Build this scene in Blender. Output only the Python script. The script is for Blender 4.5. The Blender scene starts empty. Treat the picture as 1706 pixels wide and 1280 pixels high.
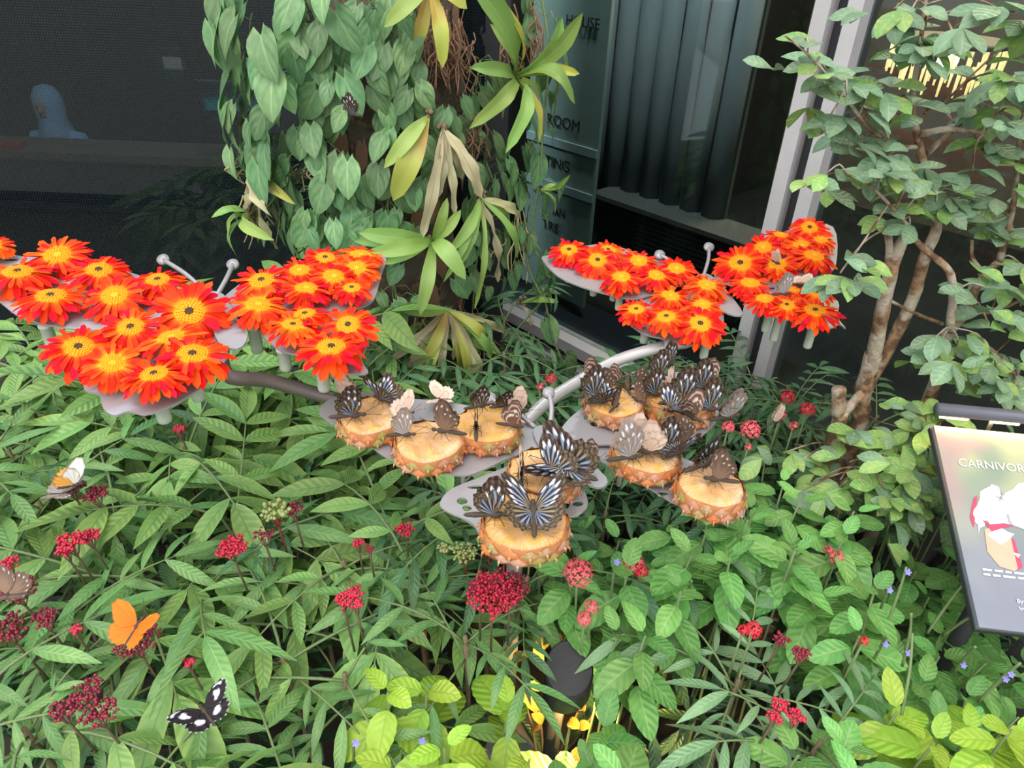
import bpy, bmesh, math, random
from mathutils import Vector, Matrix, noise
from mathutils.geometry import tessellate_polygon
import numpy as np

rnd = random.Random(7)
sc = bpy.context.scene
col = sc.collection
PI = math.pi

# ------------------------------------------------------------------ camera
FPX = 1180.0
PITCH = math.radians(33.0)
ROLL = math.radians(2.2)
CAM = Vector((0, 0, 1.65))
FW = Vector((0, math.cos(PITCH), -math.sin(PITCH)))
U0 = Vector((0, math.sin(PITCH), math.cos(PITCH)))
R0 = Vector((1, 0, 0))
RT = math.cos(ROLL) * R0 + math.sin(ROLL) * U0
UP = -math.sin(ROLL) * R0 + math.cos(ROLL) * U0
cam_data = bpy.data.cameras.new('camera')
cam_data.sensor_width = 36.0
cam_data.lens = FPX / 1706.0 * 36.0
cam_data.clip_start = 0.02
cam = bpy.data.objects.new('camera', cam_data)
col.objects.link(cam)
cam.matrix_world = Matrix((
    (RT.x, UP.x, -FW.x, CAM.x), (RT.y, UP.y, -FW.y, CAM.y),
    (RT.z, UP.z, -FW.z, CAM.z), (0, 0, 0, 1)))
sc.camera = cam

# ------------------------------------------------------------------ world, light, exposure
world = bpy.data.worlds.new('overcast')
sc.world = world
world.use_nodes = True
wn = world.node_tree.nodes
wl = world.node_tree.links
bgn = wn['Background']
tc = wn.new('ShaderNodeTexCoord')
sep = wn.new('ShaderNodeSeparateXYZ')
mr = wn.new('ShaderNodeMapRange')
mr.inputs[1].default_value = -0.1
mr.inputs[2].default_value = 0.9
ramp = wn.new('ShaderNodeValToRGB')
ramp.color_ramp.elements[0].color = (0.60, 0.68, 0.70, 1)
ramp.color_ramp.elements[1].color = (1.0, 0.99, 0.97, 1)
wl.new(tc.outputs['Generated'], sep.inputs[0])
wl.new(sep.outputs['Z'], mr.inputs[0])
wl.new(mr.outputs[0], ramp.inputs[0])
wl.new(ramp.outputs[0], bgn.inputs['Color'])
bgn.inputs['Strength'].default_value = 1.45

sun_d = bpy.data.lights.new('sun', 'SUN')
sun_d.energy = 1.6
sun_d.angle = math.radians(55)
sun_d.color = (1.0, 0.97, 0.92)
sun = bpy.data.objects.new('sun', sun_d)
col.objects.link(sun)
sun.rotation_euler = (math.radians(32), math.radians(-14), 0)

sc.view_settings.view_transform = 'Standard'
sc.view_settings.look = 'None'
sc.view_settings.gamma = 1.0
sc.view_settings.use_curve_mapping = False
sc.view_settings.exposure = 0.55
sc.cycles.max_bounces = 5
sc.cycles.diffuse_bounces = 3
sc.cycles.glossy_bounces = 3
sc.cycles.transmission_bounces = 4
sc.cycles.transparent_max_bounces = 6
sc.cycles.caustics_reflective = False
sc.cycles.caustics_refractive = False
sc.cycles.use_adaptive_sampling = True
sc.cycles.adaptive_threshold = 0.05

# ------------------------------------------------------------------ measuring helpers (photo pixel -> place)
def ray(x, y):
    return FW + (x - 853.0) / FPX * RT - (y - 640.0) / FPX * UP
def atz(x, y, z):
    d = ray(x, y)
    return CAM + d * ((z - CAM.z) / d.z)
def aty(x, y, Y):
    d = ray(x, y)
    return CAM + d * (Y / d.y)
def proj(P):
    v = Vector(P) - CAM
    d = v.dot(FW)
    return 853 + FPX * v.dot(RT) / d, 640 - FPX * v.dot(UP) / d

# ------------------------------------------------------------------ object helpers
def mesh(name, verts, faces, mat=None, uvs=None, smooth=True):
    me = bpy.data.meshes.new(name)
    me.from_pydata([tuple(v) for v in verts], [], faces)
    if mat:
        me.materials.append(mat)
    if smooth:
        me.polygons.foreach_set('use_smooth', [True] * len(me.polygons))
    if uvs is not None:
        lay = me.uv_layers.new(name='UVMap')
        vi = np.empty(len(me.loops), dtype=np.int32)
        me.loops.foreach_get('vertex_index', vi)
        u = np.array(uvs, dtype=np.float32)[vi]
        lay.data.foreach_set('uv', u.ravel())
    return me

def new(name, data, parent=None, M=None):
    o = bpy.data.objects.new(name, data)
    col.objects.link(o)
    if parent is not None:
        o.parent = parent
    if M is not None:
        o.matrix_basis = M
    return o

def thing(o, label, cat, group=None, kind=None):
    o['label'] = label
    o['category'] = cat
    if group:
        o['group'] = group
    if kind:
        o['kind'] = kind
    return o

def root(name, loc, label, cat, group=None):
    return thing(new(name, None, None, Matrix.Translation(loc)), label, cat, group)

def struct(o):
    o['kind'] = 'structure'
    return o

def stuff(o, label=None):
    o['kind'] = 'stuff'
    if label:
        o['label'] = label
    return o

def T(v):
    return Matrix.Translation(Vector(v))

def frame(pos, ydir, up=(0, 0, 1), s=1.0):
    """matrix with Y axis along ydir, Z axis close to up"""
    y = Vector(ydir).normalized()
    u = Vector(up)
    x = y.cross(u)
    if x.length < 1e-5:
        x = y.cross(Vector((1, 0, 0.3)))
    x.normalize()
    z = x.cross(y)
    if isinstance(s, (int, float)):
        s = (s, s, s)
    return Matrix(((x.x * s[0], y.x * s[1], z.x * s[2], pos[0]), (x.y * s[0], y.y * s[1], z.y * s[2], pos[1]),
                   (x.z * s[0], y.z * s[1], z.z * s[2], pos[2]), (0, 0, 0, 1)))

class MB:
    """collects shapes into one mesh"""
    def __init__(self):
        self.v = []
        self.f = []
        self.uv = []
    def add(self, verts, faces, uvs=None):
        n = len(self.v)
        self.v += [tuple(v) for v in verts]
        self.f += [tuple(i + n for i in f) for f in faces]
        self.uv += list(uvs) if uvs else [(0.5, 0.5)] * len(verts)
        return self
    def box(self, c, s, M=None):
        vs = [Vector((c[0] + dx * s[0] / 2, c[1] + dy * s[1] / 2, c[2] + dz * s[2] / 2))
              for dx in (-1, 1) for dy in (-1, 1) for dz in (-1, 1)]
        if M is not None:
            vs = [M @ v for v in vs]
        return self.add(vs, [(0, 1, 3, 2), (4, 6, 7, 5), (0, 4, 5, 1), (2, 3, 7, 6), (0, 2, 6, 4), (1, 5, 7, 3)])
    def tube(self, pts, rad, n=6, cap=True):
        pts = [Vector(p) for p in pts]
        if not isinstance(rad, (list, tuple)):
            rad = [rad] * len(pts)
        vs, fs, uv = [], [], []
        ref = None
        for i, p in enumerate(pts):
            d = (pts[min(i + 1, len(pts) - 1)] - pts[max(i - 1, 0)])
            if d.length < 1e-9:
                d = Vector((0, 0, 1))
            d.normalize()
            if ref is None:
                ref = d.orthogonal().normalized()
            a = (ref - d * ref.dot(d))
            if a.length < 1e-5:
                a = d.orthogonal()
            a.normalize()
            ref = a
            b = d.cross(a)
            for k in range(n):
                t = 2 * PI * k / n
                vs.append(p + (a * math.cos(t) + b * math.sin(t)) * rad[i])
                uv.append((k / n, i / max(1, len(pts) - 1)))
        m = len(pts)
        for i in range(m - 1):
            for k in range(n):
                fs.append((i * n + k, i * n + (k + 1) % n, (i + 1) * n + (k + 1) % n, (i + 1) * n + k))
        if cap:
            fs.append(tuple(range(n - 1, -1, -1)))
            fs.append(tuple((m - 1) * n + k for k in range(n)))
        return self.add(vs, fs, uv)
    def lathe(self, prof, n=16, M=None):
        """prof: list of (radius, z)"""
        vs, fs, uv = [], [], []
        for i, (r, z) in enumerate(prof):
            for k in range(n):
                t = 2 * PI * k / n
                v = Vector((r * math.cos(t), r * math.sin(t), z))
                vs.append(M @ v if M is not None else v)
                uv.append((k / n, i / max(1, len(prof) - 1)))
        for i in range(len(prof) - 1):
            for k in range(n):
                fs.append((i * n + k, i * n + (k + 1) % n, (i + 1) * n + (k + 1) % n, (i + 1) * n + k))
        fs.append(tuple(range(n - 1, -1, -1)))
        fs.append(tuple((len(prof) - 1) * n + k for k in range(n)))
        return self.add(vs, fs, uv)
    def mesh(self, name, mat, smooth=True):
        return mesh(name, self.v, self.f, mat, self.uv, smooth)

_OCT = ([(1, 0, 0), (-1, 0, 0), (0, 1, 0), (0, -1, 0), (0, 0, 1), (0, 0, -1)],
        [(0, 2, 4), (2, 1, 4), (1, 3, 4), (3, 0, 4), (2, 0, 5), (1, 2, 5), (3, 1, 5), (0, 3, 5)])
def blob(mb, c, r):
    mb.add([(c[0] + v[0] * r, c[1] + v[1] * r, c[2] + v[2] * r) for v in _OCT[0]], _OCT[1])

def catmull(pts, closed=False, sub=4):
    pts = [Vector(p) for p in pts]
    n = len(pts)
    out = []
    rng = range(n) if closed else range(n - 1)
    for i in rng:
        if closed:
            p0, p1, p2, p3 = pts[i - 1], pts[i], pts[(i + 1) % n], pts[(i + 2) % n]
        else:
            p0, p1, p2, p3 = pts[max(i - 1, 0)], pts[i], pts[i + 1], pts[min(i + 2, n - 1)]
        for k in range(sub):
            t = k / sub
            out.append(0.5 * ((2 * p1) + (p2 - p0) * t + (2 * p0 - 5 * p1 + 4 * p2 - p3) * t * t + (3 * p1 - p0 - 3 * p2 + p3) * t ** 3))
    if not closed:
        out.append(pts[-1])
    return out

# ------------------------------------------------------------------ materials
class NT:
    def __init__(self, name):
        self.m = bpy.data.materials.new(name)
        self.m.use_nodes = True
        self.n = self.m.node_tree.nodes
        self.l = self.m.node_tree.links
        self.b = self.n['Principled BSDF']
        self.out = self.n['Material Output']
    def node(self, typ, **kw):
        o = self.n.new(typ)
        for k, v in kw.items():
            setattr(o, k, v)
        return o
    def link(self, a, b):
        self.l.new(a, b)
    def math(self, op, a, b=None, c=None, clamp=False):
        o = self.n.new('ShaderNodeMath')
        o.operation = op
        o.use_clamp = clamp
        for i, v in enumerate((a, b, c)):
            if v is None:
                continue
            if isinstance(v, (int, float)):
                o.inputs[i].default_value = v
            else:
                self.l.new(v, o.inputs[i])
        return o.outputs[0]
    def rng(self, v, a, b, c=0.0, d=1.0):
        o = self.n.new('ShaderNodeMapRange')
        o.interpolation_type = 'SMOOTHSTEP'
        for i, x in enumerate((a, b, c, d)):
            o.inputs[i + 1].default_value = x
        self.l.new(v, o.inputs[0])
        return o.outputs[0]
    def mix(self, f, a, b):
        o = self.n.new('ShaderNodeMix')
        o.data_type = 'RGBA'
        for i, v in ((0, f), (6, a), (7, b)):
            if isinstance(v, (int, float)):
                o.inputs[i].default_value = v
            elif isinstance(v, tuple):
                o.inputs[i].default_value = (*v[:3], 1)
            else:
                self.l.new(v, o.inputs[i])
        return o.outputs[2]
    def noise(self, scale, detail=2, vec=None, rough=0.5):
        o = self.n.new('ShaderNodeTexNoise')
        o.inputs['Scale'].default_value = scale
        o.inputs['Detail'].default_value = detail
        o.inputs['Roughness'].default_value = rough
        if vec is not None:
            self.l.new(vec, o.inputs['Vector'])
        return o.outputs['Fac']
    def coord(self, which='Object'):
        return self.n.new('ShaderNodeTexCoord').outputs[which]
    def bump(self, h, strength=0.3, dist=0.01):
        o = self.n.new('ShaderNodeBump')
        o.inputs['Strength'].default_value = strength
        o.inputs['Distance'].default_value = dist
        self.l.new(h, o.inputs['Height'])
        self.l.new(o.outputs[0], self.b.inputs['Normal'])
        return o.outputs[0]
    def base(self, c):
        if isinstance(c, tuple):
            self.b.inputs['Base Color'].default_value = (*c[:3], 1)
        else:
            self.l.new(c, self.b.inputs['Base Color'])
    def set(self, **kw):
        for k, v in kw.items():
            self.b.inputs[k.replace('_', ' ')].default_value = v
        return self

def plain(name, c, rough=0.6, metal=0.0, var=0.25, scale=40.0, spec=0.4, bump=0.1):
    t = NT(name)
    v = t.coord('Object')
    nz = t.noise(scale, 4, v)
    dark = tuple(x * (1 - var) for x in c)
    lite = tuple(min(1, x * (1 + var)) for x in c)
    t.base(t.mix(nz, dark, lite))
    t.set(Roughness=rough, Metallic=metal)
    t.b.inputs['Specular IOR Level'].default_value = spec
    if bump:
        t.bump(nz, bump, 0.004)
    return t.m

def leafmat(name, c1, c2, vein, nveins=9, slant=1.3, rough=0.42, hue=0.03, val=0.45, spots=None, trans=0.25, edge=None, vbump=0.22, vcol=0.22):
    t = NT(name)
    uv = t.coord('UV')
    s = t.node('ShaderNodeSeparateXYZ')
    t.link(uv, s.inputs[0])
    a = t.math('MULTIPLY', t.math('ABSOLUTE', t.math('SUBTRACT', s.outputs[0], 0.5)), 2.0)
    mid = t.rng(a, 0.03, 0.11, 1.0, 0.0)
    w = t.math('SINE', t.math('MULTIPLY', t.math('SUBTRACT', t.math('MULTIPLY', s.outputs[1], float(nveins)), t.math('MULTIPLY', a, slant)), 2 * PI))
    side = t.rng(w, 0.55, 1.0)
    oi = t.node('ShaderNodeObjectInfo')
    obj = t.node('ShaderNodeTexCoord').outputs['Object']
    nz = t.noise(3.0, 3, obj)
    base = t.mix(t.rng(nz, 0.35, 0.68), c1, c2)
    if edge:
        base = t.mix(t.math('MULTIPLY', t.rng(a, 0.62, 1.0), 0.7), base, edge)
    if spots:
        nz2 = t.noise(5.5, 2, obj)
        base = t.mix(t.rng(t.math('ADD', nz2, t.math('MULTIPLY', oi.outputs['Random'], 0.12)), 0.60, 0.72), base, spots)
    vm = t.math('MAXIMUM', mid, t.math('MULTIPLY', side, vcol))
    base = t.mix(t.math('MULTIPLY', vm, 0.75), base, vein)
    hs = t.node('ShaderNodeHueSaturation')
    t.link(base, hs.inputs['Color'])
    t.link(t.math('MULTIPLY_ADD', oi.outputs['Random'], hue, 0.5 - hue / 2), hs.inputs['Hue'])
    r2 = t.math('FRACT', t.math('MULTIPLY', oi.outputs['Random'], 7.31))
    t.link(t.math('MULTIPLY_ADD', r2, val, 1.0 - val / 2), hs.inputs['Value'])
    t.link(hs.outputs[0], t.b.inputs['Base Color'])
    t.set(Roughness=rough)
    t.b.inputs['Specular IOR Level'].default_value = 0.45
    h = t.math('SUBTRACT', t.math('MULTIPLY', w, 0.5), t.math('MULTIPLY', mid, 1.0))
    nrm = t.bump(h, vbump, 0.012)
    if trans:
        tr = t.node('ShaderNodeBsdfTranslucent')
        t.link(hs.outputs[0], tr.inputs[0])
        mx = t.node('ShaderNodeMixShader')
        mx.inputs[0].default_value = trans
        t.link(t.b.outputs[0], mx.inputs[1])
        t.link(tr.outputs[0], mx.inputs[2])
        t.link(mx.outputs[0], t.out.inputs[0])
    return t.m

def vcolmat(name, rough=0.6, trans=0.0, sheen=0.0):
    t = NT(name)
    a = t.node('ShaderNodeAttribute', attribute_name='Col')
    t.link(a.outputs['Color'], t.b.inputs['Base Color'])
    t.set(Roughness=rough)
    t.b.inputs['Specular IOR Level'].default_value = 0.25
    return t.m

# ------------------------------------------------------------------ leaf shapes (unit length along +Y, face up +Z)
def prof(shape, t):
    if shape == 'lance':
        return 2.05 * (t ** 0.85) * ((1 - t) ** 1.05) * (1.0 if t < 0.8 else 1.0)
    if shape == 'ovate':
        return 1.80 * (t ** 0.55) * ((1 - t) ** 0.72)
    if shape == 'round':
        return math.sin(PI * min(1, t) ** 0.85) ** 0.72
    if shape == 'heart':
        return (1 - t) ** 0.95 * (0.85 + 1.5 * t)
    if shape == 'strap':
        return 0.22 + 0.78 * math.sin(PI * min(1, t ** 1.25)) ** 0.8 if t < 0.9 else max(0.0, 1 - t) ** 0.6 * 2.4
    if shape == 'petal':
        return 0.40 + 0.60 * math.sin(PI / 2 * min(1, t / 0.8)) if t < 0.84 else math.sqrt(max(0.0, 1 - ((t - 0.84) / 0.16) ** 2))
    if shape == 'obovate':
        return math.sin(PI * t ** 1.35) ** 0.8 if t < 1 else 0
    return math.sin(PI * t)

def leaf_geo(shape='lance', W=0.36, bend=0.2, fold=0.25, rows=9, cols=2, serr=0.0, wave=0.0, twist=0.0, lobes=0.0, curl=0.0):
    vs, fs, uv = [], [], []
    xs = [-1 + 2 * k / cols for k in range(cols + 1)]
    for i in range(rows + 1):
        t = i / rows
        w = prof(shape, t) * W / 2
        if i == rows:
            w = 0.003
        if i == 0 and shape != 'heart':
            w = max(w, 0.008)
        if serr and 0 < i < rows:
            w *= 1 + (serr if i % 2 else -serr)
        ang = bend * t * 2
        # arc in the yz plane
        y = (math.sin(ang) / (2 * bend)) if abs(bend) > 1e-4 else t
        z = -(1 - math.cos(ang)) / (2 * bend) if abs(bend) > 1e-4 else 0
        for x in xs:
            lx = x * w
            lz = abs(x) * w * fold * (1 - 0.35 * t) + wave * math.sin(t * 17 + x * 2) * abs(x) * 0.5
            ly = 0
            if shape == 'heart':
                ly = -lobes * math.sin(PI * 0.8 * abs(x)) * (1 - t) ** 3.2
                lx *= (1 - 0.55 * (1 - t) ** 9 * abs(x))
            tw = twist * t
            rx = lx * math.cos(tw) - lz * math.sin(tw)
            rz = lx * math.sin(tw) + lz * math.cos(tw)
            vs.append((rx, y + ly * math.cos(ang) - rz * 0, z + rz - ly * math.sin(ang)))
            uv.append((0.5 + x * 0.5, t))
    c = cols + 1
    for i in range(rows):
        for k in range(cols):
            fs.append((i * c + k, i * c + k + 1, (i + 1) * c + k + 1, (i + 1) * c + k))
    return vs, fs, uv

def leaf_set(name, mat, n, seed, **kw):
    r = random.Random(seed)
    out = []
    for i in range(n):
        k = dict(kw)
        k['bend'] = kw.get('bend', 0.25) * r.uniform(0.4, 1.7)
        k['fold'] = kw.get('fold', 0.3) * r.uniform(0.5, 1.6)
        k['W'] = kw.get('W', 0.36) * r.uniform(0.9, 1.12)
        k['twist'] = r.uniform(-0.5, 0.5)
        v, f, u = leaf_geo(**k)
        out.append(mesh(name, v, f, mat, u))
    return out

# lettering is turned into plain meshes while the scene is still empty
TEXTS = {}
for _body in ('HOUSE', 'ROOM', 'TING', 'AN', 'TRE', 'CARNIVOROUS', 'By:', 'Sym'):
    _cu = bpy.data.curves.new('lettering', 'FONT')
    _cu.body = _body
    _cu.size = 1.0
    _cu.extrude = 0.01
    _cu.resolution_u = 4
    if _body in ('HOUSE', 'ROOM', 'TING', 'AN', 'TRE'):
        _cu.align_x = 'RIGHT'
    _o = bpy.data.objects.new('lettering', _cu)
    col.objects.link(_o)
    bpy.context.view_layer.update()
    TEXTS[_body] = bpy.data.meshes.new_from_object(_o.evaluated_get(bpy.context.evaluated_depsgraph_get()))
    TEXTS[_body].materials.clear()
    bpy.data.objects.remove(_o)

# ================================================================== SETTING
soil = plain('soil', (0.030, 0.022, 0.016), 0.95, var=0.6, scale=25, bump=0.6)
paving = plain('paving', (0.22, 0.215, 0.20), 0.8, var=0.15, scale=8)
frame_mat = plain('painted_frame', (0.50, 0.48, 0.50), 0.45, var=0.12, scale=20)
frame_dark = plain('dark_gasket', (0.03, 0.03, 0.035), 0.5, var=0.2)
stone = plain('dark_stone', (0.045, 0.043, 0.040), 0.9, var=0.5, scale=12, bump=0.5)
inner_wall = plain('dim_plaster', (0.10, 0.095, 0.09), 0.8, var=0.2, scale=4)
inner_dark = plain('dark_lacquer', (0.025, 0.028, 0.035), 0.5, var=0.3, scale=6)

def glass_mat(name, tint, dots=False):
    t = NT(name)
    tr = t.node('ShaderNodeBsdfTransparent')
    tr.inputs[0].default_value = (*tint, 1)
    gl = t.node('ShaderNodeBsdfGlossy')
    gl.inputs['Roughness'].default_value = 0.02
    gl.inputs['Color'].default_value = (0.95, 1.0, 0.98, 1)
    fr = t.node('ShaderNodeFresnel')
    ge = t.node('ShaderNodeNewGeometry')
    t.link(t.math('MULTIPLY_ADD', ge.outputs['Backfacing'], 1 / 1.45 - 1.45, 1.45), fr.inputs[0])
    mx = t.node('ShaderNodeMixShader')
    t.link(fr.outputs[0], mx.inputs[0])
    base = tr.outputs[0]
    if dots:
        # printed film: a dark sheet with a hexagonal grid of small paler dots
        s = t.node('ShaderNodeSeparateXYZ')
        t.link(t.coord('Object'), s.inputs[0])
        P = 0.0085
        def cell(ox):
            u = t.math('SUBTRACT', t.math('FRACT', t.math('ADD', t.math('DIVIDE', s.outputs[0], P), ox)), 0.5)
            v = t.math('MULTIPLY', t.math('SUBTRACT', t.math('FRACT', t.math('ADD', t.math('DIVIDE', s.outputs[2], P * 1.732), ox)), 0.5), 1.732)
            return t.math('SQRT', t.math('ADD', t.math('MULTIPLY', u, u), t.math('MULTIPLY', v, v)))
        d = t.math('MINIMUM', cell(0.0), cell(0.5))
        dot = t.rng(d, 0.20, 0.30, 1.0, 0.0)
        df = t.node('ShaderNodeBsdfDiffuse')
        df.inputs[0].default_value = (0.026, 0.034, 0.040, 1)
        m2 = t.node('ShaderNodeMixShader')
        t.link(t.math('MULTIPLY', dot, 0.6), m2.inputs[0])
        t.link(base, m2.inputs[1])
        t.link(df.outputs[0], m2.inputs[2])
        base = m2.outputs[0]
    t.link(base, mx.inputs[1])
    t.link(gl.outputs[0], mx.inputs[2])
    t.link(mx.outputs[0], t.out.inputs[0])
    return t.m

glass_dots = glass_mat('dotted_dark_glass', (0.32, 0.39, 0.41), True)
glass_clear = glass_mat('tinted_glass', (0.50, 0.57, 0.56))

# ground: soil bed, paving behind the viewer
mb = MB()
N = 40
vs, fs = [], []
for i in range(N + 1):
    for j in range(N + 1):
        x = -4 + 8 * i / N
        y = 0.25 + 4.2 * j / N
        vs.append((x, y, 0.02 + 0.05 * noise.noise(Vector((x * 3, y * 3, 0)))))
for i in range(N):
    for j in range(N):
        a = i * (N + 1) + j
        fs.append((a, a + N + 1, a + N + 2, a + 1))
g = struct(new('floor', mesh('floor', vs, fs, soil)))
struct(new('floor_paving', MB().box((0, -14.85, -0.06), (40, 30, 0.12)).mesh('paving', paving, False)))
mbk = MB().box((0, 0.21, 0.06), (8, 0.08, 0.16))
struct(new('kerb_front', mbk.mesh('kerb', paving, False)))

# ---- left: dotted glass wall, frontal
YL = 2.3
wl_root = struct(new('window_1', None, None, T((-2.2, YL, 0))))
new('pane', MB().box((0, 0, 1.75), (4.3, 0.012, 3.1)).mesh('pane', glass_dots, False), wl_root, T((0, 0, 0)))
new('sill', MB().box((0, 0, 0.1), (4.3, 0.09, 0.2)).mesh('sill', stone, False), wl_root)
new('head_frame', MB().box((0, 0, 3.35), (4.3, 0.09, 0.1)).mesh('head', frame_dark, False), wl_root)
new('jamb', MB().box((2.12, 0, 1.65), (0.07, 0.09, 3.3)).mesh('jamb', frame_dark, False), wl_root)
# dark return wall behind the vine column
struct(new('wall_return', MB().box((-0.22, 2.75, 1.7), (0.06, 0.80, 3.4)).mesh('return', inner_dark, False)))

# room seen dimly through the dotted glass
struct(new('wall_back', MB().box((-2.3, 6.0, 1.3), (5, 0.1, 4.2)).mesh('back', inner_dark, False)))
struct(new('floor_inner', MB().box((-2.3, 4.2, -0.75), (5, 3.6, 0.06)).mesh('if', inner_wall, False)))
struct(new('ceiling_inner', MB().box((-2.3, 4.2, 3.42), (5, 3.8, 0.08)).mesh('ic', inner_dark, False)))
struct(new('wall_side', MB().box((-4.75, 4.2, 1.3), (0.1, 3.5, 4.2)).mesh('iw', inner_dark, False)))
teal = plain('teal_board', (0.07, 0.58, 0.60), 0.6, var=0.1)
tan_board = plain('tan_board', (0.30, 0.25, 0.20), 0.7, var=0.15)
red_cloth = plain('red_cloth', (0.35, 0.03, 0.04), 0.7)
pale_blue = plain('pale_blue_cloth', (0.32, 0.42, 0.58), 0.8, var=0.1)
def board(px0, py0, px1, py1, Y, mat, name, label, cat, th=0.03):
    a = aty(px0, py0, Y)
    b = aty(px1, py1, Y)
    o = new(name, MB().box((0, 0, 0), (abs(b.x - a.x), th, abs(a.z - b.z))).mesh(name, mat, False), None, T(((a.x + b.x) / 2, Y, (a.z + b.z) / 2)))
    rim = MB()
    w, h = abs(b.x - a.x), abs(a.z - b.z)
    for sx in (-1, 1):
        rim.box((sx * w / 2, -0.005, 0), (0.02, th + 0.02, h + 0.02))
        rim.box((0, -0.005, sx * h / 2), (w, th + 0.02, 0.02))
    new('rim', rim.mesh('rim', inner_dark, False), o)
    zt = (a.z + b.z) / 2
    for sx in (-.4, .4):
        new('hanger', MB().tube([(sx * w, 0, h / 2), (sx * w, 0, 3.385 - zt)], 0.004, 5).mesh('hanger', inner_dark), o)
    return thing(o, label, cat)
board(328, 137, 470, 190, 3.2, teal, 'notice_board', 'teal rectangular board seen dimly through the dotted dark glass', 'board')
board(266, 82, 312, 118, 4.2, tan_board, 'wall_picture', 'small dull tan picture hanging above the teal board behind dotted glass', 'picture')
# counter with red cloth in that room
struct(new('wall_sunken', MB().box((-2.3, 2.36, -0.36), (5, 0.08, 0.76)).mesh('ws', inner_dark, False)))
cz = aty(150, 262, 4.45).z + 0.70
ctr = root('service_counter', (-2.9, 4.6, -0.72), 'dim brown counter with red top strip behind the dotted glass', 'counter')
new('body', MB().box((0, 0, cz / 2), (2.6, 0.3, cz)).mesh('body', inner_dark, False), ctr)
new('top', MB().box((0, 0, cz + 0.02), (2.7, 0.34, 0.05)).mesh('top', plain('walnut_top', (0.12, 0.085, 0.06), 0.6), False), ctr)
new('cloth', MB().box((-0.75, -0.1, cz + 0.06), (1.0, 0.12, 0.035)).mesh('cloth', red_cloth, False), ctr)

# right: glass wall coming towards the viewer, with mullion and sill
Wp = Vector((0.0644, 2.8325, 0.0))
Wd = Vector((1, -1.032, 0)).normalized()
Wn = Vector((-Wd.y, Wd.x, 0)) * -1          # towards the viewer
if Wn.y > 0:
    Wn = -Wn
WM = Matrix(((Wd.x, Wn.x * -1, 0, Wp.x), (Wd.y, Wn.y * -1, 0, Wp.y), (0, 0, 1, 0), (0, 0, 0, 1)))   # local x along wall, y into the room
def onwall(px, py, off=0.0):
    """photo pixel -> wall coordinates (x along, z) on the plane 'off' behind the glass"""
    d = ray(px, py)
    o = Wp - Wn * off
    s = (o - CAM).dot(Wn) / d.dot(Wn)
    P = CAM + d * s
    return (P - Wp).dot(Wd), P.z
mulx = onwall(1235, 590)[0]
wr = struct(new('window_2', None, None, WM))
paneA = new('pane', MB().box(((mulx - 0.25) / 2, 0, 1.7), (mulx + 0.25, 0.012, 3.1)).mesh('pane', glass_clear, False), wr)
paneB = new('pane', MB().box((mulx + 0.11 + 0.75, 0, 1.7), (1.5, 0.012, 3.1)).mesh('pane', glass_clear, False), wr)
for k, (dx, w) in enumerate(((0.020, 0.042), (0.104, 0.040))):
    new('mullion', MB().box((mulx + dx, -0.01, 1.65), (w, 0.10, 3.2)).mesh('mullion', frame_mat, False), wr)
new('gasket', MB().box((mulx + 0.062, 0.015, 1.65), (0.05, 0.06, 3.2)).mesh('gasket', frame_dark, False), wr)
for z, w in ((0.06, 0.05), (0.17, 0.05)):
    new('sill_rail', MB().box((0.75, -0.02, z), (2.4, 0.09, w)).mesh('rail', frame_mat, False), wr)
new('sill_gap', MB().box((0.75, 0.02, 0.11), (2.4, 0.05, 0.07)).mesh('gap', frame_dark, False), wr)

# low dark stone bank at the foot of the glass on the tree side
mb = MB()
for i in range(9):
    c = Vector((mulx + 0.18 + i * 0.17, -0.12 - 0.03 * (i % 2), 0.13 + 0.03 * (i % 3)))
    b2 = bmesh.new()
    bmesh.ops.create_icosphere(b2, subdivisions=2, radius=1)
    vs2 = []
    for v in b2.verts:
        q = v.co * (1 + 0.25 * noise.noise(v.co * 1.7 + Vector((i * 3, 0, 0))))
        vs2.append((q.x * 0.13, q.y * 0.10, q.z * (0.20 + 0.05 * (i % 2))))
    o = new('bank_stone', mesh('bank_stone', vs2, [tuple(v.index for v in f.verts) for f in b2.faces], stone), wr, T(c))
    b2.free()

# room behind the right glass
def ibox(name, c, s, mat, parent=None):
    return struct(new(name, MB().box(c, s).mesh(name, mat, False), parent, WM if parent is None else None))
ibox('wall_inner', (0.9, 3.2, 1.7), (5.2, 0.1, 3.4), plain('inner_brown_wall', (0.16, 0.125, 0.105), 0.8, var=0.25, scale=3))
ibox('floor_room', (0.9, 1.65, 0.02), (5.2, 3.1, 0.06), inner_dark)
ibox('ceiling_room', (0.9, 1.75, 2.75), (5.2, 3.3, 0.08), plain('inner_ceiling', (0.42, 0.32, 0.22), 0.8, var=0.1, scale=3))
ibox('wall_room_end', (3.4, 1.6, 1.7), (0.1, 3.2, 3.4), inner_wall)
ibox('wall_room_start', (-0.62, 1.75, 1.7), (0.1, 3.2, 3.4), inner_dark)

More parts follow.
